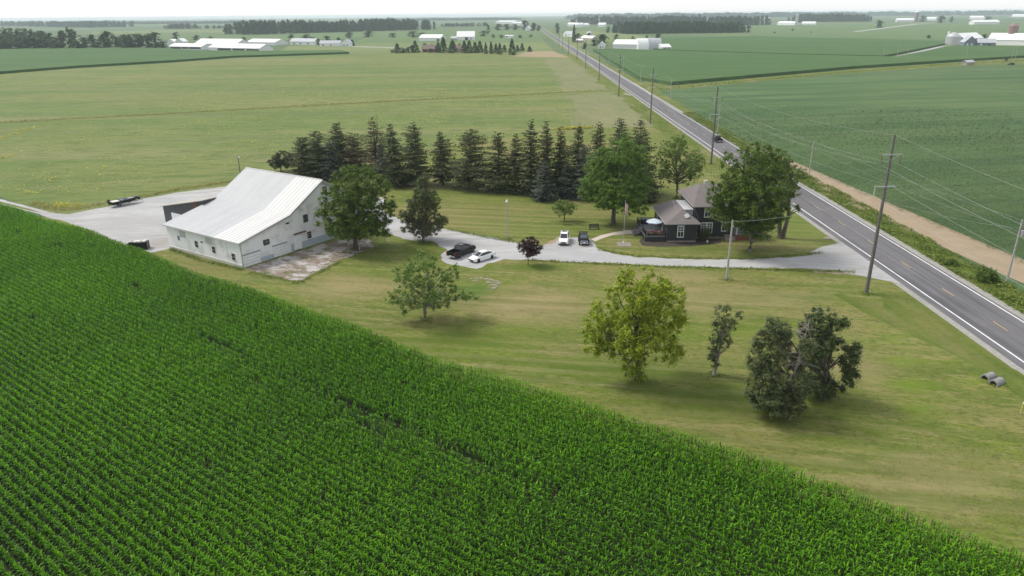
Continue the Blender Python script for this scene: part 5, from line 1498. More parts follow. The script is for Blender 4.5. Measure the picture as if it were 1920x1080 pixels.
rail((24.06, 123.1), (27.6, 123.1)); rail((24.06, 123.1), (24.06, 126.4)); rail((24.06, 129.6), (24.06, 132.1)); rail((24.06, 132.1), (27.6, 132.1))
sp_ = MB()
for k in range(5):
    sp_.box((23.85 - k * .28, 128.0, .85 - k * .19), (.3, 3.0, .06))
sp_.build('deck_stair', M['deck'], house)
for yv in (126.5, 129.5):
    h_ = MB().tube([(24.0, yv, 1.95), (22.7, yv, 1.0)], .05, 6).tube([(22.7, yv, 0), (22.7, yv, 1.05)], .05, 6).tube([(24.0, yv, 1.3), (22.7, yv, .4)], .03, 6)
    h_.build('stair_rail', M['black_wood'], house)

um = thing('patio_umbrella', 'pale blue grey patio umbrella open over the dark deck', 'umbrella', (26.15, 126.2, 1.01))
MB().tube([(0, 0, 0), (0, 0, 2.35)], .03, 8).build('pole', M['galv'], um)
MB().tube([(0, 0, 0), (0, 0, .08)], .28, 12).build('base', M['black'], um)
cn = MB(); n = 8
vs = [(0, 0, 2.45)] + [(1.55 * math.cos(6.283 * k / n), 1.55 * math.sin(6.283 * k / n), 1.88) for k in range(n)] + [(1.53 * math.cos(6.283 * k / n), 1.53 * math.sin(6.283 * k / n), 1.72) for k in range(n)]
cn.add(vs, [(0, 1 + k, 1 + (k + 1) % n) for k in range(n)] + [(1 + k, 9 + k, 9 + (k + 1) % n, 1 + (k + 1) % n) for k in range(n)])
cn.build('canopy', M['umbrella'], um)
r9 = np.random.default_rng(12)
P = np.stack([r9.uniform(24.6, 27.2, 420), r9.uniform(123.35, 124.5, 420), 1.25 + r9.uniform(0, .55, 420)], 1)
fl = thing('flower_planter', 'planter of red and white flowers along the deck rail', 'planter', (25.9, 123.9, 1.01))
MB().box((0, 0, .16), (2.7, .8, .3)).build('trough', M['black_wood'], fl)
quad_mesh('flowers', cards(P - np.array([25.9, 123.9, 1.01]), np.full(420, .2), r9, .6), r9.uniform(0, 1, 420), M['flower'], fl)
P = np.stack([r9.normal(0, .65, 260), r9.normal(0, .3, 260), r9.uniform(.05, .5, 260)], 1)
quad_mesh('leaves', cards(P, np.full(260, .22), r9, .4), r9.uniform(0, 1, 260), M['leaf_maple'], fl)
bq = thing('grill', 'dark covered grill standing at the back rail of the deck', 'grill', (25.2, 131.2, 1.01))
MB().box((0, 0, .45), (1.3, .6, .9)).build('cart', M['black'], bq)
MB().extr([(-.3, .9), (.3, .9), (.26, 1.15), (0, 1.28), (-.26, 1.15)], 'x', -.5, .5).build('lid', M['greyblue'], bq)

fp = thing('flagpole', 'thin grey flagpole with a limp red and white flag beside the walkway', 'flagpole', (20.06, 122.56))
FH = 7.6
MB().tube([(0, 0, 0), (0, 0, FH)], [.05, .03], 8).build('pole', M['galv'], fp)
MB().tube([(0, 0, FH), (0, 0, FH + .08), (0, 0, FH + .14)], [.03, .07, .02], 8).build('finial', M['galv'], fp)
fm, t, p = new_mat('flag_cloth')
sx = nd(t, 'ShaderNodeSeparateXYZ'); t.links.new(pos_map(t, local=True), sx.inputs[0])
mt_ = nd(t, 'ShaderNodeMath', operation='MULTIPLY'); mt_.inputs[1].default_value = 8.0; t.links.new(sx.outputs[0], mt_.inputs[0])
fr_ = nd(t, 'ShaderNodeMath', operation='FRACT'); t.links.new(mt_.outputs[0], fr_.inputs[0])
t.links.new(ramp(t, fr_.outputs[0], [(0.0, (.62, .60, .57)), (.55, (.62, .60, .57)), (.56, (.42, .07, .06)), (1.0, (.42, .07, .06))]), p.inputs['Base Color'])
fg = MB(); vs = []
for i in range(9):
    for j in range(5):
        s = j / 4
        vs.append((.06 + s * .52 * (1 - .25 * math.sin(i * .5)), .12 * math.sin(j * 2.1 + i * .4), FH - .25 - i * .24 - s * .55))
fg.add(vs, [(i * 5 + j, i * 5 + j + 1, (i + 1) * 5 + j + 1, (i + 1) * 5 + j) for i in range(8) for j in range(4)])
o = fg.build('flag', fm, fp, smooth=True)
so = o.modifiers.new('thick', 'SOLIDIFY'); so.thickness = .01
bd = thing('paver_bed', 'square grey paver bed with a small white lamp on it', 'paver bed', (19.97, 121.29))
pb = MB()
for i in range(4):
    for j in range(4):
        pb.box((-.9 + i * .6, -.9 + j * .6, .05), (.58, .58, .12))
pb.build('paving', M['paver'], bd)
MB().tube([(0, .9, .1), (0, .9, .35), (0, .9, .42)], [.12, .12, .05], 8).build('lamp', M['white'], bd)
bn = thing('garden_bench', 'dark low slatted bench on the grass left of the walkway', 'bench', (15.76, 131.21), R(6))
b = MB()
for k in range(4):
    b.box((0, -.25 + k * .16, .45), (1.9, .13, .05))
b.build('seat', M['black_wood'], bn)
b = MB()
for k in range(3):
    b.box((0, .32, .6 + k * .16), (1.9, .04, .12))
b.build('backrest', M['black_wood'], bn)
for s in (-.85, .85):
    MB().box((s, .02, .22), (.08, .62, .44)).box((s, .32, .65), (.08, .06, .5)).build('leg', M['black_wood'], bn)
sw = thing('clothes_post', 'leaning dark T shaped clothes line post behind the flagpole', 'post', (22.92, 141.03))
MB().tube([(0, 0, 0), (.15, 0, 2.4)], .06, 8).build('post', M['rust'], sw)
MB().tube([(-.4, 0, 2.45), (.7, 0, 2.35)], .05, 8).build('crossbar', M['rust'], sw)
bk_ = thing('bucket', 'white bucket by the shrub at the house wall', 'bucket', (35.0, 122.2, 0))
MB().tube([(0, 0, 0), (0, 0, .36)], [.14, .18], 12).build('body', M['white'], bk_)
MB().tube([(-.18, 0, .34), (0, -.05, .46), (.18, 0, .34)], .012, 5).build('handle', M['galv'], bk_)
ws = thing('well_cap', 'pale round well cap in the grass near the driveway mouth', 'cap', (57.1, 123.74))
MB().tube([(0, 0, 0), (0, 0, .18), (0, 0, .22)], [.62, .58, .40], 14).build('cover', M['paver'], ws)
MB().tube([(0, 0, .2), (0, 0, .3)], .12, 8).build('knob', M['offwhite'], ws)

# ------------------------------------------------------------------ vehicles (local x forward)
def ring8(x, zb, zt, wb, wt, r=.10):
    return [(x, -wb, zb), (x, -wb * 1.0, zb + (zt - zb) * .45), (x, -wt, zt - r), (x, -wt + r, zt), (x, wt - r, zt), (x, wt, zt - r), (x, wb, zb + (zt - zb) * .45), (x, wb, zb)]
def wheels(root, xs, half, r, rim='galv', wd=.24):
    for x in xs:
        for s in (-1, 1):
            wh = MB().tube([(x, s * (half - wd), r), (x, s * (half - wd * .9), r), (x, s * (half - .02), r), (x, s * half, r)], [r * .86, r, r, r * .86], 18).build('wheel', M['rubber'], root, smooth=False)
            MB().tube([(x, s * (half - .03), r), (x, s * (half + .012), r)], [r * .62, r * .58], 14).build('rim', M[rim], wh)
def car(name, label, xy, head, kind, paint, group=None):
    c = thing(name, label, 'pickup' if kind == 'pickup' else 'car', (*xy, .045), head, group)
    pm = M[paint]
    if kind == 'sedan':
        L, W = 4.85, .93
        secs = [(-2.42, .45, .80, .74, .70), (-2.30, .28, .98, .88, .80), (-1.6, .22, 1.04, .93, .84), (-.6, .20, .98, .93, .86), (.9, .20, .94, .93, .86), (1.6, .22, .88, .92, .82), (2.15, .24, .76, .86, .74), (2.42, .34, .62, .74, .64)]
        cab = [(-2.02, .99, 1.0, .62, .60), (-1.15, .96, 1.36, .72, .54), (-.3, .94, 1.44, .76, .56), (.35, .93, 1.38, .76, .54), (1.25, .90, .93, .68, .60)]
        roofx, zr, wx, r = (-1.25, .42), 1.41, (-1.45, 1.48), .34
    elif kind == 'suv':
        L, W = 4.65, .94
        secs = [(-2.32, .45, .95, .80, .78), (-2.2, .32, 1.12, .90, .84), (-1.4, .26, 1.14, .94, .87), (.8, .26, 1.10, .94, .86), (1.3, .28, 1.08, .93, .82), (2.0, .30, .98, .88, .76), (2.3, .40, .80, .80, .70)]
        cab = [(-2.2, 1.1, 1.14, .78, .74), (-1.9, 1.1, 1.62, .78, .62), (-.6, 1.1, 1.72, .80, .64), (.25, 1.08, 1.66, .80, .62), (1.1, 1.06, 1.10, .74, .66)]
        roofx, zr, wx, r = (-1.95, .32), 1.69, (-1.4, 1.42), .37
    else:
        L, W = 5.9, 1.0
        secs = [(.35, .42, 1.16, .98, .92), (1.4, .42, 1.20, 1.0, .92), (2.3, .42, 1.16, .98, .88), (2.85, .44, 1.04, .94, .82), (2.95, .52, .92, .88, .78)]
        cab = [(-.95, 1.12, 1.2, .88, .84), (-.80, 1.12, 1.84, .88, .72), (.2, 1.14, 1.92, .88, .74), (.75, 1.14, 1.84, .88, .70), (1.5, 1.16, 1.20, .82, .74)]
        roofx, zr, wx, r = (-.82, .82), 1.88, (-1.85, 1.9), .41
    body = MB().loft([ring8(x, zb, zt, wb, wt) for x, zb, zt, wb, wt in secs])
    if kind == 'pickup':
        body.loft([ring8(x, .42, 1.16, 1.0, .94) for x in (-1.0, .36)])
        for s in (-1, 1):                           # bed sides, floor, tailgate
            body.box((-1.98, s * .93, .86), (1.98, .12, .72))
        body.box((-2.0, 0, .62), (1.95, 1.75, .12)).box((-2.95, 0, .88), (.08, 1.9, .66)).box((-1.02, 0, .9), (.06, 1.8, .6))
    body.build('body', pm, c, smooth=False)
    MB().loft([ring8(x, z0, z1, w0, w1, .05) for x, z0, z1, w0, w1 in cab]).build('windows', M['glass'], c)
    rf = MB()
    rs = [(x, z1, w1) for x, z0, z1, w0, w1 in cab[1:4]]
    rf.loft([[(x, -w1 - .02, z1 - .07), (x, -w1 + .05, z1 + .025), (x, w1 - .05, z1 + .025), (x, w1 + .02, z1 - .07)] for x, z1, w1 in rs])
    for s in (-1, 1):                               # pillars
        a, b2 = cab[3], cab[4]
        rf.tube([(a[0], s * a[4], a[2]), (b2[0], s * b2[4], b2[2] - .02)], .045, 5)
        a, b2 = cab[1], cab[0]
        rf.tube([(a[0], s * a[4], a[2]), (b2[0], s * b2[4], b2[2])], .06, 5)
        m_ = cab[2]
        rf.tube([(m_[0], s * (m_[4] + .01), m_[2] - .03), (m_[0], s * (m_[3] + .01), m_[1])], .04, 5)
    ob = rf.build('roof', pm, c)
    if kind != 'sedan':
        rr = MB().box((roofx[0] + .7, 0, zr + .045), (.9, .8, .02)); rr.build('sunroof', M['glass'], ob)
    fx = secs[-1][0]
    fz = secs[-1][2]
    for s in (-1, 1):
        MB().box((fx - .10, s * .62, fz - .06), (.16, .30, .15)).build('headlight', M['lamp'], c)
        bx = secs[0][0] if kind != 'pickup' else -3.0
        bz = secs[0][2] - .05 if kind != 'pickup' else .98
        MB().box((bx + .03, s * (.66 if kind != 'pickup' else .88), bz), (.12, .26 if kind != 'pickup' else .16, .16 if kind != 'pickup' else .40)).build('taillight', M['red'], c)
        MB().box((cab[4][0] - .1, s * (W + .08), cab[4][2] - .02 + .06), (.14, .18, .14)).build('mirror', pm, c)
    gw = 1.25 if kind == 'sedan' else .8
    MB().box((fx - .02, 0, fz - .16), (.1, gw, .20)).build('grille', M['black'], c)
    lo = MB().box((fx - .08, 0, .42), (.22, 1.3, .14)).build('bumper', M['black'] if paint != 'car_black' else M['chrome'], c)
    bx = secs[0][0] if kind != 'pickup' else -3.02
    MB().box((bx - .02, 0, .55), (.10, 1.7, .16)).build('bumper', M['chrome'] if kind == 'pickup' else pm, c)
    MB().box((bx - .075, .0, .62), (.02, .32, .16)).build('number_plate', M['white'], c)
    wheels(c, wx, W + .01, r, 'black' if kind == 'sedan' else ('galv' if kind == 'suv' else 'black'))
    return c
def aim(a, b):
    return math.atan2(b[1] - a[1], b[0] - a[0])
pa, pb2 = (-10.26, 113.83), (-6.84, 118.97)
car('pickup_truck', 'black crew cab pickup parked nose away on the gravel beside the white saloon car', ((pa[0] + pb2[0]) / 2, (pa[1] + pb2[1]) / 2), aim(pa, pb2), 'pickup', 'car_black')
sa, sb = (-3.57, 115.06), (-6.43, 112.35)
car('saloon_car', 'white four door car with dark wheels parked beside the black pickup', ((sa[0] + sb[0]) / 2, (sa[1] + sb[1]) / 2), aim(sa, sb), 'sedan', 'car_white')
va = (9.43, 120.97)
car('suv_car', 'white sport utility car facing the camera on the gravel by the walkway', (va[0], va[1] + 2.0), R(-97), 'suv', 'car_white')
ta_ = (65.78, 227.7)
car('pickup_truck', 'black pickup driving on the road with a pale cab roof catching the sky', (ta_[0], ta_[1] + 1.8), R(91), 'pickup', 'car_black')
ca = (375.88, 559.9)
car('parked_car', 'blue grey car parked at the right edge beyond the soybeans', ca, R(170), 'sedan', 'car_black')

ja = (12.88, 120.56)
jp = thing('open_off_roader', 'black open topped off road car with roll bars next to the white sport utility car', 'car', (ja[0], ja[1] + 1.9, .045), R(-92))
bb = MB()
bb.loft([ring8(x, .48, zt, .78, .74, .06) for x, zt in ((.45, 1.05), (1.3, 1.08), (1.75, 1.02))])
for s in (-1, 1):
    bb.box((-.65, s * .74, .80), (2.2, .08, .62))
    bb.box((1.2, s * .86, .88), (1.1, .22, .07)).box((-1.15, s * .84, .90), (.9, .2, .07))
bb.box((-.65, 0, .52), (2.2, 1.5, .1)).box((-1.74, 0, .82), (.08, 1.5, .62))
bb.build('body', M['car_black'], jp)
ws_ = MB(); ws_.add([(.48, -.70, 1.06), (.48, .70, 1.06), (.22, .62, 1.66), (.22, -.62, 1.66), (.44, -.70, 1.06), (.44, .70, 1.06), (.18, .62, 1.66), (.18, -.62, 1.66)], [(0, 1, 2, 3), (7, 6, 5, 4), (0, 4, 5, 1), (1, 5, 6, 2), (2, 6, 7, 3), (3, 7, 4, 0)])
ws_.build('windscreen', M['pale_glass'], jp)
rb2 = MB()
for s in (-1, 1):
    rb2.tube([(.22, s * .62, 1.68), (-.6, s * .64, 1.78), (-1.5, s * .64, 1.70), (-1.62, s * .68, 1.1)], .045, 6).tube([(-.6, s * .64, 1.78), (-.62, s * .7, 1.0)], .045, 6)
for x, z in ((.2, 1.68), (-.6, 1.78), (-1.5, 1.70)):
    rb2.tube([(x, -.64, z), (x, .64, z)], .045, 6)
rb2.build('roll_bar', M['black'], jp)
for x, y in ((-.35, .36), (-.35, -.36), (-1.2, 0)):
    w2 = .5 if x > -1 else 1.2
    MB().box((x, y, .78), (.5, w2, .18)).box((x - .26, y, 1.12), (.14, w2, .7)).build('seat', M['black_wood'] if x > -1 else M['steel'], jp)
for s in (-1, 1):
    MB().tube([(1.74, s * .52, .86), (1.80, s * .52, .86)], .12, 10).build('headlight', M['lamp'], jp)
gr_ = MB().box((1.77, 0, .84), (.05, .7, .32)).build('grille', M['greyblue'], jp)
MB().box((1.92, 0, .58), (.16, 1.5, .14)).build('bumper', M['chrome'], jp)
MB().box((2.01, 0, .70), (.03, .34, .18)).build('number_plate', M['white'], jp)
wheels(jp, (1.15, -1.15), .93, .40, 'galv', .28)

# boat on its trailer
q0, q1 = (-86.48, 151.27), (-83.28, 155.39)
bt = thing('boat', 'dark low fishing boat with an outboard motor resting on a trailer', 'boat', ((q0[0] + q1[0]) / 2, (q0[1] + q1[1]) / 2, .55), aim(q0, q1))
hs_ = []
for x, hw, zk, zg in ((-2.9, .95, .05, .62), (-1.0, 1.02, .0, .66), (1.0, .95, .02, .74), (2.2, .62, .12, .86), (2.95, .10, .45, .95)):
    hs_.append([(x, -hw * .55, zk), (x, -hw * .9, zk + .18), (x, -hw, zg), (x, -hw * .82, zg - .02), (x, hw * .82, zg - .02), (x, hw, zg), (x, hw * .9, zk + .18), (x, hw * .55, zk)])
MB().loft(hs_).build('hull', M['car_black'], bt)
MB().box((-1.9, 0, .68), (1.5, 1.5, .08)).build('rear_deck', M['cardboard'], bt)
MB().box((1.5, 0, .80), (1.2, 1.0, .07)).build('bow_deck', M['steel'], bt)
MB().extr([(-.2, .66), (.45, .66), (.3, 1.05), (-.1, 1.12)], 'y', -.7, -.1).build('console', M['greyblue'], bt)
for y in (-.4, .4):
    MB().box((-.7, y, .85), (.5, .45, .12)).box((-.95, y, 1.1), (.1, .45, .45)).build('seat', M['steel'], bt)
MB().loft([[(x, -.18, z0), (x, .18, z0), (x, .20, z1), (x, -.20, z1)] for x, z0, z1 in ((-3.45, .7, 1.15), (-3.2, .6, 1.35), (-2.95, .65, 1.3))]).tube([(-3.2, 0, .65), (-3.25, 0, -.15)], [.12, .07], 8).build('outboard_motor', M['black'], bt)
tl = thing('boat_trailer', 'black trailer with fenders and a winch post under the fishing boat', 'trailer', ((q0[0] + q1[0]) / 2, (q0[1] + q1[1]) / 2, .045), aim(q0, q1))
fr2 = MB()
for s in (-1, 1):
    fr2.tube([(-2.6, s * .75, .46), (1.2, s * .75, .46), (2.9, s * .12, .46)], .05, 6)
fr2.tube([(2.6, 0, .46), (4.1, 0, .46)], .05, 6).box((-1.0, 0, .44), (.1, 1.9, .08)).box((1.0, 0, .44), (.1, 1.5, .06))
fr2.build('frame', M['black'], tl)
MB().tube([(3.1, 0, .46), (3.0, 0, 1.5)], .06, 6).box((3.0, 0, 1.45), (.3, .3, .2)).build('winch_post', M['steel'], tl)
MB().tube([(4.0, 0, .0), (4.0, 0, .7)], .04, 6).build('jack', M['galv'], tl)
for s in (-1, 1):
    MB().box((-1.0, s * 1.02, .72), (1.1, .28, .06)).build('fender', M['greyblue'], tl)
wheels(tl, (-1.0,), 1.14, .32, 'galv', .2)
MB().tube([(3.15, -.16, .95), (3.15, -.34, .95)], .32, 14).build('spare_wheel', M['rubber'], tl)

dp = thing('skip_bin', 'dark open rubbish skip heaped with pale junk at the corn edge', 'skip', (-66.08, 121.27), R(12))
sk_ = MB()
for (a, b2) in (((-1.5, -.8), (1.5, -.8)), ((1.5, -.8), (1.5, .8)), ((1.5, .8), (-1.5, .8)), ((-1.5, .8), (-1.5, -.8))):
    c = ((a[0] + b2[0]) / 2, (a[1] + b2[1]) / 2)
    hor = abs(a[1] - b2[1]) < .1
    sk_.box((c[0], c[1], .72), (3.08 if hor else .08, .08 if hor else 1.52, 1.3))
sk_.box((0, 0, .1), (3.0, 1.6, .12))
sk_.build('bin', M['black'], dp)
MB().box((-1.57, 0, .6), (.06, 1.5, .9)).build('end_plate', M['blue'], dp)
rb3 = MB()
rq = np.random.default_rng(5)
for k in range(16):
    rb3.box((rq.uniform(-1.2, 1.2), rq.uniform(-.5, .5), 1.30 + rq.uniform(-.05, .25)), tuple(rq.uniform(.25, .9, 3) * np.array([1, .7, .35])), rq.uniform(0, 3))
rb3.build('rubbish', M['cardboard'], dp)
# farm fence under the maple
fn = thing('pipe_gate', 'rusty pipe gate and posts standing under the big maple by the barn', 'gate', (-24.64, 121.64))
f2 = MB()
gp = [Vector((*p, 0)) - Vector((*(-24.64, 121.64), 0)) for p in [(-28.55, 119.89), (-26.43, 118.62), (-24.65, 120.09), (-22.9, 123.81)]]
for a, b2 in zip(gp[:-1], gp[1:]):
    for z in (.4, .8, 1.2):
        f2.tube([a + Vector((0, 0, z)), b2 + Vector((0, 0, z))], .03, 5)
f2.build('rails', M['rust'], fn)
for a in gp:
    MB().tube([a, a + Vector((0, 0, 1.6))], .08, 7).build('post', M['pale_pole'], fn)

# culvert ends, marker, guard rails
for i, (px, lb) in enumerate(((((52.85, 70.46)), 'upper of two grey concrete culvert pipes in the roadside ditch'), ((53.02, 69.23), 'lower of two grey concrete culvert pipes in the roadside ditch'))):
    cp = thing('culvert_pipe', lb, 'pipe', (*px, -.16), R(28), 'culvert pipes')
    n = 20; pr8 = MB()
    for ri, ro in ((.36, .48),):
        vs = []
        for x, r_i, r_o in ((-.75, .36, .52), (-.55, .36, .52), (-.5, .36, .47), (.75, .36, .47)):
            vs.append(([(x, r_o * math.cos(6.283 * k / n), .46 + r_o * math.sin(6.283 * k / n)) for k in range(n)], [(x, r_i * math.cos(6.283 * k / n), .46 + r_i * math.sin(6.283 * k / n)) for k in range(n)]))
        rings = [v[0] for v in vs] + [v[1] for v in vs[::-1]]
        b0 = len(pr8.v)
        for r0_ in rings:
            pr8.v += r0_
        m0 = len(rings)
        for i2 in range(m0):
            for k in range(n):
                q, j2 = (k + 1) % n, (i2 + 1) % m0
                pr8.f.append((b0 + i2 * n + k, b0 + i2 * n + q, b0 + j2 * n + q, b0 + j2 * n + k))
    pr8.build('pipe', M['concrete_pipe'], cp)
    MB().tube([(.76, 0, .46), (.80, 0, .46)], .46, 18).build('hollow_shade', M['black'], cp)  # black disc added so the pipe's inner shade is put in as colour
mk = thing('marker_post', 'thin yellow marker post in the grass at the right edge', 'marker', (51.58, 63.2))
MB().tube([(0, 0, 0), (.05, 0, 1.25)], .035, 8).build('post', M['pvc'], mk)
MB().tube([(.05, 0, 1.2), (.055, 0, 1.36)], .05, 8).build('cap', M['white'], mk)
def barrier(label, p, q):
    t = thing('guard_rail', label, 'guard rail', p, aim(p, q))
    L = math.hypot(q[0] - p[0], q[1] - p[1])
    MB().box((L / 2, 0, .62), (L, .10, .32)).box((L / 2, -.03, .62), (L, .10, .1)).build('rail', M['barrier'], t)
    for k in range(int(L / 4) + 1):
        MB().box((min(L - .1, .1 + k * 4.0), .1, .35), (.15, .12, .7)).build('post', M['pale_pole'], t)
barrier('pale guard rail along the far side of the road at the ditch crossing', (71.31, 423.87), (69.97, 363.97))
barrier('short pale guard rail on the near side of the road at the ditch crossing', (57.34, 371.29), (59.36, 363.61))

# ------------------------------------------------------------------ utility poles and their wires
def along_line(pts, sag, n=12):
    out = []
    for a, b2 in zip(pts[:-1], pts[1:]):
        a, b2 = Vector(a), Vector(b2)
        for i in range(n):
            t = i / n
            p = a.lerp(b2, t)
            p.z -= sag * 4 * t * (1 - t)
            out.append(p)
    out.append(Vector(pts[-1]))
    return out
TP = [(51.0, 4.0)] + [(51.52, 96.66), (54.24, 192.84), (51.91, 269.94), (53.62, 364.07), (54.98, 459.41), (56.95, 562.46), (60.41, 674.68), (60.26, 772.54), (59.93, 854.88), (61.19, 940.18)]
TH = [22.9] + [22.89, 20.28, 20.0, 20.0, 20.0, 20.0, 19.0, 19.0, 19.0, 19.0]
TL = ['tall pole standing just outside the right edge of the picture', 'tall weathered pole nearest the driveway mouth, with two crossarms', 'tall weathered pole by the black pickup on the road',
      'tall pole beyond the pale open tree', 'tall pole at the ditch crossing', 'tall pole just beyond the ditch crossing', 'tall pole at the tan field corner',
      'tall pole a little before the far roadside farm', 'tall pole opposite the roadside grain bin', 'second tall pole from the far end of the line', 'farthest tall pole that shows on the left of the road']
arms = []
for i, ((x, y), h) in enumerate(zip(TP, TH)):
    if i == 0:
        arms.append([Vector((x, y, h)), Vector((x - 1.35, y, h - 3.9)), Vector((x + 1.35, y, h - 3.9)), Vector((x - 1.5, y, h - 8.2)), Vector((x + .8, y, h - 7.0))])
        continue
    p = thing('utility_pole', TL[i], 'pole', (x, y, 0), 0, 'tall power poles on the house side of the road')
    MB().tube([(0, 0, -.1), (0, 0, h * .5), (0, 0, h)], [.27, .22, .15], 10).build('pole', M['wood_pole'], p)
    ca_ = MB().box((0, -.16, h - 2.6), (2.7, .12, .14)).tube([(0, -.16, h - 3.4), (1.0, -.16, h - 2.65)], .03, 5).tube([(0, -.16, h - 3.4), (-1.0, -.16, h - 2.65)], .03, 5)
    c1 = ca_.build('crossarm', M['galv'], p)
    for s in (-1.3, 1.3):
        st = MB()
        st.tube([(s, -.16, h - 2.66), (s, -.16, h - 3.9)], .035, 5)
        for k in range(7):
            st.tube([(s, -.16, h - 2.85 - k * .15), (s, -.16, h - 2.92 - k * .15)], [.12, .06], 8)
        st.build('insulator', M['insul'], c1)
    c2 = MB().box((-.2, -.16, h - 7.0), (2.9, .12, .14)).build('crossarm', M['galv'], p)
    st = MB().tube([(-1.5, -.16, h - 7.05), (-1.5, -.16, h - 8.2)], .035, 5)
    for k in range(7):
        st.tube([(-1.5, -.16, h - 7.2 - k * .14), (-1.5, -.16, h - 7.26 - k * .14)], [.11, .05], 8)
    st.build('insulator', M['insul_pale'], c2)
    if i == 2:
        MB().tube([(0, 0, h - 8.6), (1.3, 0, h - 7.8)], .05, 6).box((1.35, 0, h - 7.8), (.5, .2, .12)).build('brace', M['galv'], p)
    arms.append([Vector((x, y, h)), Vector((x - 1.3, y - .16, h - 3.95)), Vector((x + 1.3, y - .16, h - 3.95)), Vector((x - 1.5, y - .16, h - 8.25)), Vector((x + .8, y - .16, h - 6.95))])
WL = ['topmost thin wire running from pole top to pole top', 'upper wire hung on the house side of the tall poles', 'upper wire hung on the road side of the tall poles', 'lower wire hung on the house side of the tall poles', 'lower wire on the road side of the tall poles']
for k in range(5):
    pts = along_line([a[k] for a in arms], 1.6)
    o = MB().tube(pts, .010 if k else .009, 5, False).build('power_line', M['wire'])
    tag(o, WL[k], 'wire', 'power lines on the tall poles')
DP = [(74.58, 100.73), (73.78, 175.09), (70.39, 245.92), (75.88, 348.13), (78.43, 445.79), (80.67, 532.43), (82.44, 622.39)]
DH = [9.57, 8.93, 9.2, 9.2, 9.2, 9.2, 9.0]
DL = ['pale grey pole with a transformer can at the right edge across the road', 'slim pale pole at the bare soil strip beyond the dark road trees', 'slim pale pole just behind the tall pole by the black pickup',
      'slim pole beyond the ditch crossing across the road', 'slim pole at the corner of the tall corn across the road', 'second slim pole along the corn edge across the road', 'farthest slim pole along the corn edge across the road']
dt = []
for i, ((x, y), h) in enumerate(zip(DP, DH)):
    p = thing('utility_pole', DL[i], 'pole', (x, y, 0), 0, 'slim poles across the road')
    MB().tube([(0, 0, -.1), (0, 0, h)], [.17, .11], 10).build('pole', M['pale_pole'], p)
    if i == 0:
        tc = MB().tube([(.38, -.1, h - 2.3), (.38, -.1, h - 2.25), (.38, -.1, h - 1.35), (.38, -.1, h - 1.3)], [.22, .26, .26, .18], 14).build('transformer', M['galv'], p)
        MB().tube([(.38, -.1, h - 1.3), (.38, -.1, h - 1.05)], [.06, .04], 8).build('bushing', M['insul'], tc)
        MB().tube([(0, 0, h - .3), (.9, -.1, h - .05)], .04, 6).box((.95, -.1, h - .1), (.45, .2, .12)).build('lamp_arm', M['galv'], p)
    MB().tube([(0, 0, h), (0, 0, h + .25)], [.05, .08], 8).build('insulator', M['insul_pale'], p)
    dt.append((Vector((x, y, h + .2)), Vector((x, y, h - 1.6))))
D0 = Vector((DP[0][0] + 1.2, 42, 9.6))
for k, lb in enumerate(('upper wire along the slim poles across the road', 'lower wire along the slim poles across the road')):
    pts = along_line([D0 - Vector((0, 0, 1.7 * k))] + [d[k] for d in dt], .8)
    tag(MB().tube(pts, .009, 5, False).build('power_line', M['wire']), lb, 'wire', 'power lines on the slim poles')
tag(MB().tube(along_line([arms[1][3] , Vector((dt[0][1].x, dt[0][1].y, dt[0][1].z + .6))], .7, 16), .016, 5, False).build('power_line', M['wire']), 'wire crossing the road from the nearest tall pole to the pole with the transformer', 'wire')
# yard light pole, driveway pole, pole behind the barn
yl = thing('yard_light', 'slim grey yard light pole standing on the back lawn', 'light pole', (-0.7, 125.13))
h = 7.67
MB().tube([(0, 0, -.1), (0, 0, h)], [.13, .09], 10).build('pole', M['pale_pole'], yl)
MB().tube([(0, 0, h - .4), (-.1, -.5, h - .2)], .03, 6).tube([(-.1, -.5, h - .15), (-.1, -.5, h - .55)], [.10, .24], 10).build('lamp_shade', M['white'], yl)
dpz = thing('utility_pole', 'pale grey pole rising from the lawn in front of the driveway and house', 'pole', (32.97, 102.94))
h2 = 9.49
MB().tube([(0, 0, -.1), (0, 0, h2)], [.18, .13], 10).build('pole', M['pale_pole'], dpz)
MB().box((.12, -.12, h2 - .9), (.18, .12, .3)).build('bracket', M['galv'], dpz)
tag(MB().tube(along_line([Vector((*(32.97, 102.94), h2 - .2)), Vector((36.0, 124.6, 4.2))], .5), .014, 5, False).build('power_line', M['wire']), 'service wire from the pale driveway pole to the dark house', 'wire')
tag(MB().tube(along_line([arms[1][3], Vector((*(32.97, 102.94), h2 - .2))], .8), .014, 5, False).build('power_line', M['wire']), 'service wire from the nearest tall pole to the pale driveway pole', 'wire')
pb3 = (-66.89, 175.26)
bp = thing('utility_pole', 'short pole with a lamp peeking over the left end of the barn roof', 'pole', pb3)
MB().tube([(0, 0, -.1), (0, 0, 6.6)], [.14, .10], 8).build('pole', M['wood_pole'], bp)
MB().tube([(.2, 0, 6.5), (.2, 0, 6.2)], [.1, .22], 10).build('lamp_shade', M['white'], bp)

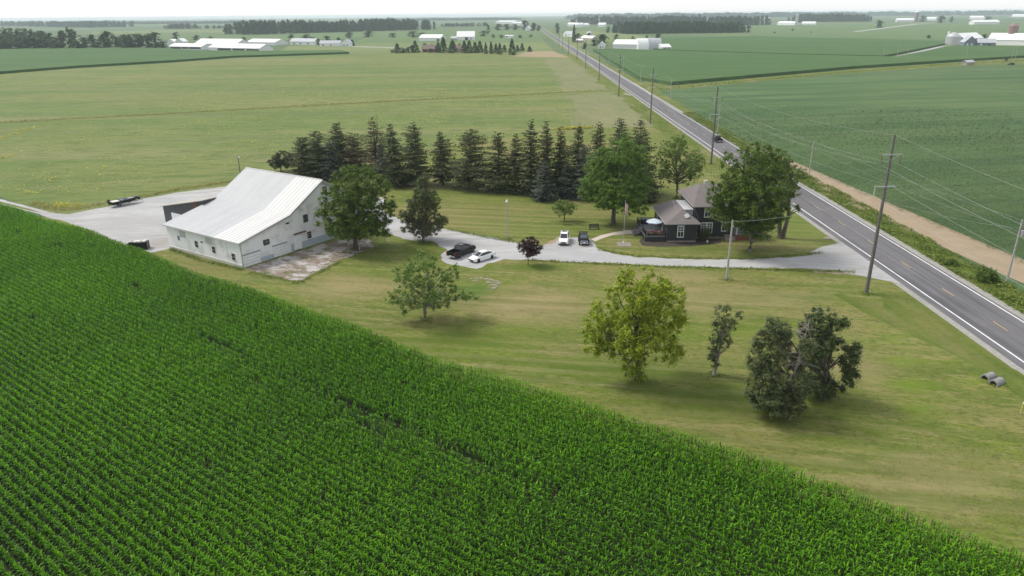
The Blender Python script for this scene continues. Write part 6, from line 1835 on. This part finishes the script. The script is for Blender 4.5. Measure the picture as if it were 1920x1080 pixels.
# ------------------------------------------------------------------ far farms
def farm(name, label, a, b2, depth, wall_h, rise, wall='white_tin', roof='white_roof', opening=None, cat='barn', turn=False, group=None, chimney=False, over=.5):
    """gabled building: near wall from a to b2, ridge along it (or across it when turn)"""
    L = math.hypot(b2[0] - a[0], b2[1] - a[1])
    t = thing(name, label, cat, a, aim(a, b2), group)
    D = depth
    if not turn:
        MB().extr([(0, 0), (D, 0), (D, wall_h), (D / 2, wall_h + rise), (0, wall_h)], 'x', 0, L).build('wall', M[wall], t)
        r_ = MB()
        for s in (0, 1):
            y_, yr = (-over, D / 2) if s == 0 else (D + over, D / 2)
            z_ = wall_h - rise * over / (D / 2)
            vs = [(-over, y_, z_), (L + over, y_, z_), (L + over, yr, wall_h + rise), (-over, yr, wall_h + rise)]
            vs += [(x, y, z + .2) for x, y, z in vs]
            r_.add(vs, [(0, 1, 2, 3), (7, 6, 5, 4), (0, 4, 5, 1), (1, 5, 6, 2), (2, 6, 7, 3), (3, 7, 4, 0)])
        r_.build('roof', M[roof], t)
    else:
        MB().extr([(0, 0), (L, 0), (L, wall_h), (L / 2, wall_h + rise), (0, wall_h)], 'y', 0, D).build('wall', M[wall], t)
        r_ = MB()
        for s in (0, 1):
            x_, xr = (-over, L / 2) if s == 0 else (L + over, L / 2)
            z_ = wall_h - rise * over / (L / 2)
            vs = [(x_, -over, z_), (x_, D + over, z_), (xr, D + over, wall_h + rise), (xr, -over, wall_h + rise)]
            vs += [(x, y, z + .2) for x, y, z in vs]
            r_.add(vs, [(0, 1, 2, 3), (7, 6, 5, 4), (0, 4, 5, 1), (1, 5, 6, 2), (2, 6, 7, 3), (3, 7, 4, 0)])
        r_.build('roof', M[roof], t)
    for (f0, f1, z0, z1, mt) in (opening or ()):
        MB().box(((f0 + f1) / 2 * L, -.06, (z0 + z1) / 2), ((f1 - f0) * L, .12, z1 - z0)).build('opening' if mt == 'black_wood' else ('window' if mt == 'glass' else 'door'), M[mt], t)
    if chimney:
        MB().box((L * .6, D / 2, wall_h + rise + .4), (.8, .8, 1.4)).build('chimney', M['brick'], t)
    return t
def cyl(name, label, xy, r, h, mat, cap='dome', cat='silo', capmat=None):
    t = thing(name, label, cat, xy)
    MB().tube([(0, 0, 0), (0, 0, h)], r, 20).build('wall', M[mat], t)
    MB().tube([(0, 0, h), (0, 0, h + r * .35), (0, 0, h + r * .62)], [r * 1.02, r * .62, r * .1], 20).build('roof', M[capmat or mat], t)
    return t
DW = 'black_wood'
op3 = [(.02, .25, 1.0, 3.0, DW), (.30, .58, 1.0, 3.0, DW), (.62, .98, 1.0, 3.0, DW)]
farm('livestock_barn', 'left one of the two long white barns with dark open fronts', (-437.89, 969.99), (-386.26, 944.01), 18, 3.8, 3.2, opening=[(.03, .38, 1.0, 3.0, DW), (.40, .60, 1.0, 3.0, DW), (.62, .98, 1.0, 3.0, DW)])
farm('livestock_barn', 'right one of the two long white barns with dark open fronts', (-366.07, 916.44), (-288.38, 867.32), 20, 4.2, 4.2, opening=[(.18, .45, 1.0, 3.2, DW), (.48, .72, 1.0, 3.2, DW), (.75, .99, 1.0, 3.2, DW)])
farm('livestock_barn', 'wide white roofed barn behind the pair of long white barns', (-454.87, 1091.49), (-382.69, 1057.7), 26, 3.0, 6.0)
farm('machine_barn', 'grey white barn beyond the right end of the long barns', (-384.8, 1105.22), (-334.16, 1074.97), 24, 4.0, 4.0)
farm('white_shed', 'left of the two small white gables behind the left long barn', (-494.53, 1090.54), (-483.49, 1088.19), 12, 6.0, 3.0, turn=True, cat='shed')
farm('white_shed', 'right of the two small white gables behind the left long barn', (-480.95, 1087.65), (-469.13, 1085.14), 12, 6.0, 4.0, turn=True, cat='shed')
farm('red_shed', 'small dull red shed at the edge of the far left tree line', (-499.26, 1064.1), (-490.13, 1062.21), 6, 4, 2, 'silo', 'grey_roof', cat='shed')
farm('farmhouse', 'white farmhouse with dark trees beyond the long barns', (-320.32, 1100.84), (-277.21, 1072.04), 11, 4.5, 4, 'white_tin', 'grey_roof', [(.15, .22, 1, 2.4, 'glass'), (.4, .47, 1, 2.4, 'glass'), (.7, .77, 1, 2.4, 'glass')], 'house')
farm('farmhouse', 'second far white house with lollipop trees in front', (-256.49, 1018.97), (-228.59, 1016.59), 10, 4.0, 3.4, 'white_tin', 'grey_roof', [(.1, .2, 1, 2.4, 'glass'), (.5, .58, 1, 2.4, 'glass')], 'house')
farm('farmhouse', 'small white gabled house right of the lollipop trees', (-225.54, 1012.53), (-214.31, 1010.2), 9, 5.0, 4.0, 'white_tin', 'grey_roof', [(.2, .35, 1, 2.6, 'glass'), (.6, .75, 1, 2.6, 'glass')], 'house', turn=True)
farm('machine_shed', 'plain white machine shed beyond the windbreak', (-144.68, 1206.8), (-109.39, 1193.07), 20, 5.0, 4.5, opening=[(.82, .95, 0, 3, DW)], cat='shed')
farm('barn_house', 'white barn house with a dark doorway, right of the plain white machine shed', (-85.43, 1224.25), (-56.95, 1224.57), 18, 5.5, 8.0, opening=[(.45, .62, 0, 4.5, DW), (.75, .82, 1, 3, 'glass')])
farm('grey_shed', 'low grey shed joining the white barn house', (-96.21, 1229.6), (-85.61, 1226.86), 10, 3.0, 3.0, 'tan_siding', 'grey_roof', cat='shed')
farm('brick_house', 'brick house with a brown roof inside the evergreen windbreak', (-97.04, 833.57), (-81.4, 830.81), 12, 3.4, 4.2, 'brick', 'brown_shingle', [(.15, .32, .8, 2.2, 'glass'), (.5, .68, .8, 2.2, 'glass')], 'house', chimney=True)
farm('brick_house', 'low brown roofed outbuilding among the windbreak evergreens', (-62.29, 827.44), (-52.8, 825.76), 10, 4.0, 3.6, 'tan_siding', 'brown_shingle', cat='house')
farm('white_trailer', 'small white trailer in front of the low hedge', (-8.25, 1313.94), (5.62, 1310.04), 5, 4.0, .8, cat='trailer', opening=[(.1, .3, 1.5, 3, 'glass')])
farm('white_plant', 'large white flat roofed plant on the skyline left of the road', (-61.17, 3404.05), (19.5, 3346.26), 60, 9, 4, cat='building')
farm('white_plant', 'lower white hall in front of the large white plant', (4.61, 2863.05), (44.34, 2838.75), 40, 8, 3, cat='building')
farm('farmhouse', 'pale gabled house beside the far road', (37.75, 1905.3), (50.98, 1899.87), 10, 5, 6, 'white_tin', 'white_roof', cat='house', turn=True)
farm('machine_shed', 'long white machine shed right of the road', (116.35, 850.79), (142.38, 836.92), 20, 6.2, 4.5, opening=[(.0, .99, 3.3, 3.5, 'steel')], cat='shed')
farm('white_shed', 'small white open fronted shed right of the quonset', (166.6, 827.39), (178.3, 832.75), 10, 3.4, 3.0, opening=[(.25, .45, 0, 2.6, DW), (.65, .85, 0, 2.6, DW)], cat='shed')
qa, qb = (141.72, 829.51), (168.13, 832.12)
qn = thing('quonset_shed', 'round arched grey quonset shed next to the long white machine shed', 'shed', qa, aim(qa, qb))
QL = math.hypot(qb[0] - qa[0], qb[1] - qa[1])
an = [math.pi * k / 16 for k in range(17)]
MB().extr([(.4 + 9 - 9 * math.cos(a), 12.5 * math.sin(a)) for a in an], 'x', QL * .45, QL).build('roof', M['grey_roof'], qn)
MB().extr([(.45 + 9 - 8.9 * math.cos(a), 12.4 * math.sin(a)) for a in an], 'x', 0, QL * .449).build('front', M['white_tin'], qn)
farm('farmhouse', 'white house at the far roadside farm behind the slim dark tree', (98.35, 1394.85), (111.97, 1357.21), 9, 5, 4, 'white_tin', 'grey_roof', [(.2, .4, 1, 3, 'glass')], 'house')
farm('white_shed', 'low white roofed shed beside the road', (93.57, 1076.72), (103.24, 1074.43), 10, 3, 2, 'tan_siding', 'white_roof', cat='shed')
farm('white_shed', 'white roofed shed under the grain bin by the road', (110.2, 1173.73), (123.4, 1134.75), 10, 4, 3, 'tan_siding', 'white_roof', cat='shed')
cyl('grain_bin', 'silver grain bin by the roadside farm', (129.63, 1233.05), 5.0, 9, 'galv', cat='grain bin')
farm('farmhouse', 'small white house under the large dark round tree by the road', (102.39, 876.2), (110.27, 874.68), 8, 4.2, 4.2, 'white_tin', 'white_roof', [(.3, .42, 1, 2.6, 'glass'), (.65, .77, 1, 2.6, 'glass')], 'house', turn=True)
for k, (x, y, hh) in enumerate(((1064, 50, 5), (1079, 50.5, 5), (1093, 50.5, 4), (1121, 50.5, 5))):
    A_, B_ = [((186.07, 2451.11), (209.06, 2438.58)), ((206.4, 2387.76), (225.53, 2377.56)), ((227.11, 2376.72), (254.35, 2413.91)), ((272.65, 2352.43), (292.76, 2341.71))][k]
    farm('white_barn', '%s from the left of four small white barns before the long hazy wood' % ORD[k], A_, B_, 18, hh + 2, 5, group='small white barns before the long wood')
farm('white_barn', 'long white barn left of the hazy silo', (846.27, 2407.61), (875.86, 2341.89), 20, 6, 5)
farm('white_barn', 'low white barn right of the hazy silo', (908.95, 2368.34), (942.16, 2347.52), 20, 5, 5)
cyl('silo', 'tall hazy grey silo between two white barns', (877.7, 2329.26), 4.2, 30, 'galv')
farm('white_shed', 'tiny white shed on the skyline field left of the hazy silo', (1141.04, 3429.56), (1159.14, 3412.1), 20, 10, 8, turn=True, cat='shed')
farm('white_barn', 'white barn with a rounded left end before the red silo', (1454.05, 2861.71), (1517.77, 2845.79), 20, 7, 6)
cyl('silo', 'far red grey silo with a pale cap', (1517.77, 2845.79), 6.5, 34, 'silo', capmat='white')
farm('white_barn', 'low hazy barn beside the wide dark tree on the skyline', (1754.22, 3210.82), (1779.4, 3183.35), 20, 8, 5)
farm('white_barn', 'upper long white barn at the far right farm', (2083.64, 3456.19), (2122.19, 3405.27), 20, 9, 6)
farm('white_barn', 'lower long white barn at the far right farm', (1346.48, 2205.26), (1430.49, 2220.49), 20, 7, 5)
farm('white_barn', 'faint white barn at the right end of the skyline', (2932.13, 4459.09), (2965.64, 4374.85), 20, 9, 6)
farm('blue_house', 'blue grey gabled house with white trim in the corn', (507.74, 841.47), (519.95, 838.98), 14, 5.5, 6.0, 'greyblue', 'grey_roof', [(.2, .32, 1.2, 4.0, 'white'), (.55, .67, 1.2, 4.0, 'white')], 'house', turn=True)
farm('blue_house', 'long blue grey wing of the gabled house', (519.5, 836.31), (535.83, 830.25), 12, 5.0, 4.0, 'greyblue', 'grey_roof', [(.15, .24, 1, 4, 'white'), (.6, .72, 1.5, 3.5, 'glass')], 'house')
farm('farm_barn', 'white roofed barn behind the blue house', (560.07, 930.77), (600.02, 957.02), 20, 6, 6, 'greyblue', 'white_roof')
farm('long_barn', 'very long white barn at the right edge beside the blue house', (567.38, 895.98), (601.4, 857.88), 22, 6, 7)
cyl('grain_bin', 'round pale grain bin left of the blue house', (530.77, 904.02), 8.0, 9.5, 'galv', cat='grain bin')
cyl('feed_tower', 'slim pale feed tower left of the round grain bin', (533.41, 919.85), 1.2, 14, 'white', cat='tower')
cyl('silo', 'weathered grey brown silo above the very long white barn', (591.25, 890.74), 5.2, 21, 'silo')
farm('wooden_shed', 'small tan wooden shed at the end of the grass strip by the soybeans', (341.72, 558.36), (350.31, 563.29), 4, 2.2, 1.2, 'tan_siding', 'grey_roof', cat='shed')
sheet('farm_lane', [(330.52, 654.44), (338.17, 655.73), (524.98, 897.3), (524.51, 905.4)], 2.0 if False else .05, M['gravel'])
sheet('farm_lane', [(693.29, 1534.37), (695.18, 1519.47), (1249.49, 2331.03), (1401.31, 2485.18), (1279.14, 2402.5)], .05, M['gravel'])
sheet('farm_yard', [(497.77, 864.96), (569.05, 964.34), (608.83, 886.87), (546.19, 794.17), (479.61, 800.78)], .06, M['pasture'])
sheet('farm_drive', [(-212.8, 1016.74), (-124.69, 946.81), (-121.34, 931.13), (-210.63, 999.32)], .05, M['gravel'])
LP_ = [(334.21, 670.6), (347.73, 672.78), (341.78, 644.68), (378.12, 620.07), (410.24, 611.7), (413.03, 611.3)]
for i, (x, y) in enumerate(LP_):
    p = thing('utility_pole', '%s thin pale pole from the left beside the farm lane in the corn' % ORD[i], 'pole', (x, y, 0), 0, 'thin poles along the far corn')
    MB().tube([(0, 0, 0), (0, 0, 11.5)], [.2, .14], 6).build('pole', M['pale_pole'], p)
    MB().box((0, 0, 11.0), (1.6, .1, .12)).build('crossarm', M['galv'], p)

# ------------------------------------------------------------------ summer haze over everything
hz = MB().box((0, 0, 21.5), (33000, 33000, 45)).build('haze', None or bpy.data.materials.new('haze_air'))
hz['kind'] = 'stuff'
hz['label'] = 'thin pale summer haze lying over the whole plain'
hm = hz.data.materials[0]
hm.use_nodes = True
hm.node_tree.nodes.clear()
out = hm.node_tree.nodes.new('ShaderNodeOutputMaterial')
pv = hm.node_tree.nodes.new('ShaderNodeVolumePrincipled')
pv.inputs['Color'].default_value = (0.80, 0.90, 1.0, 1)
pv.inputs['Density'].default_value = 0.00010
pv.inputs['Anisotropy'].default_value = 0.0
hm.node_tree.links.new(pv.outputs['Volume'], out.inputs['Volume'])
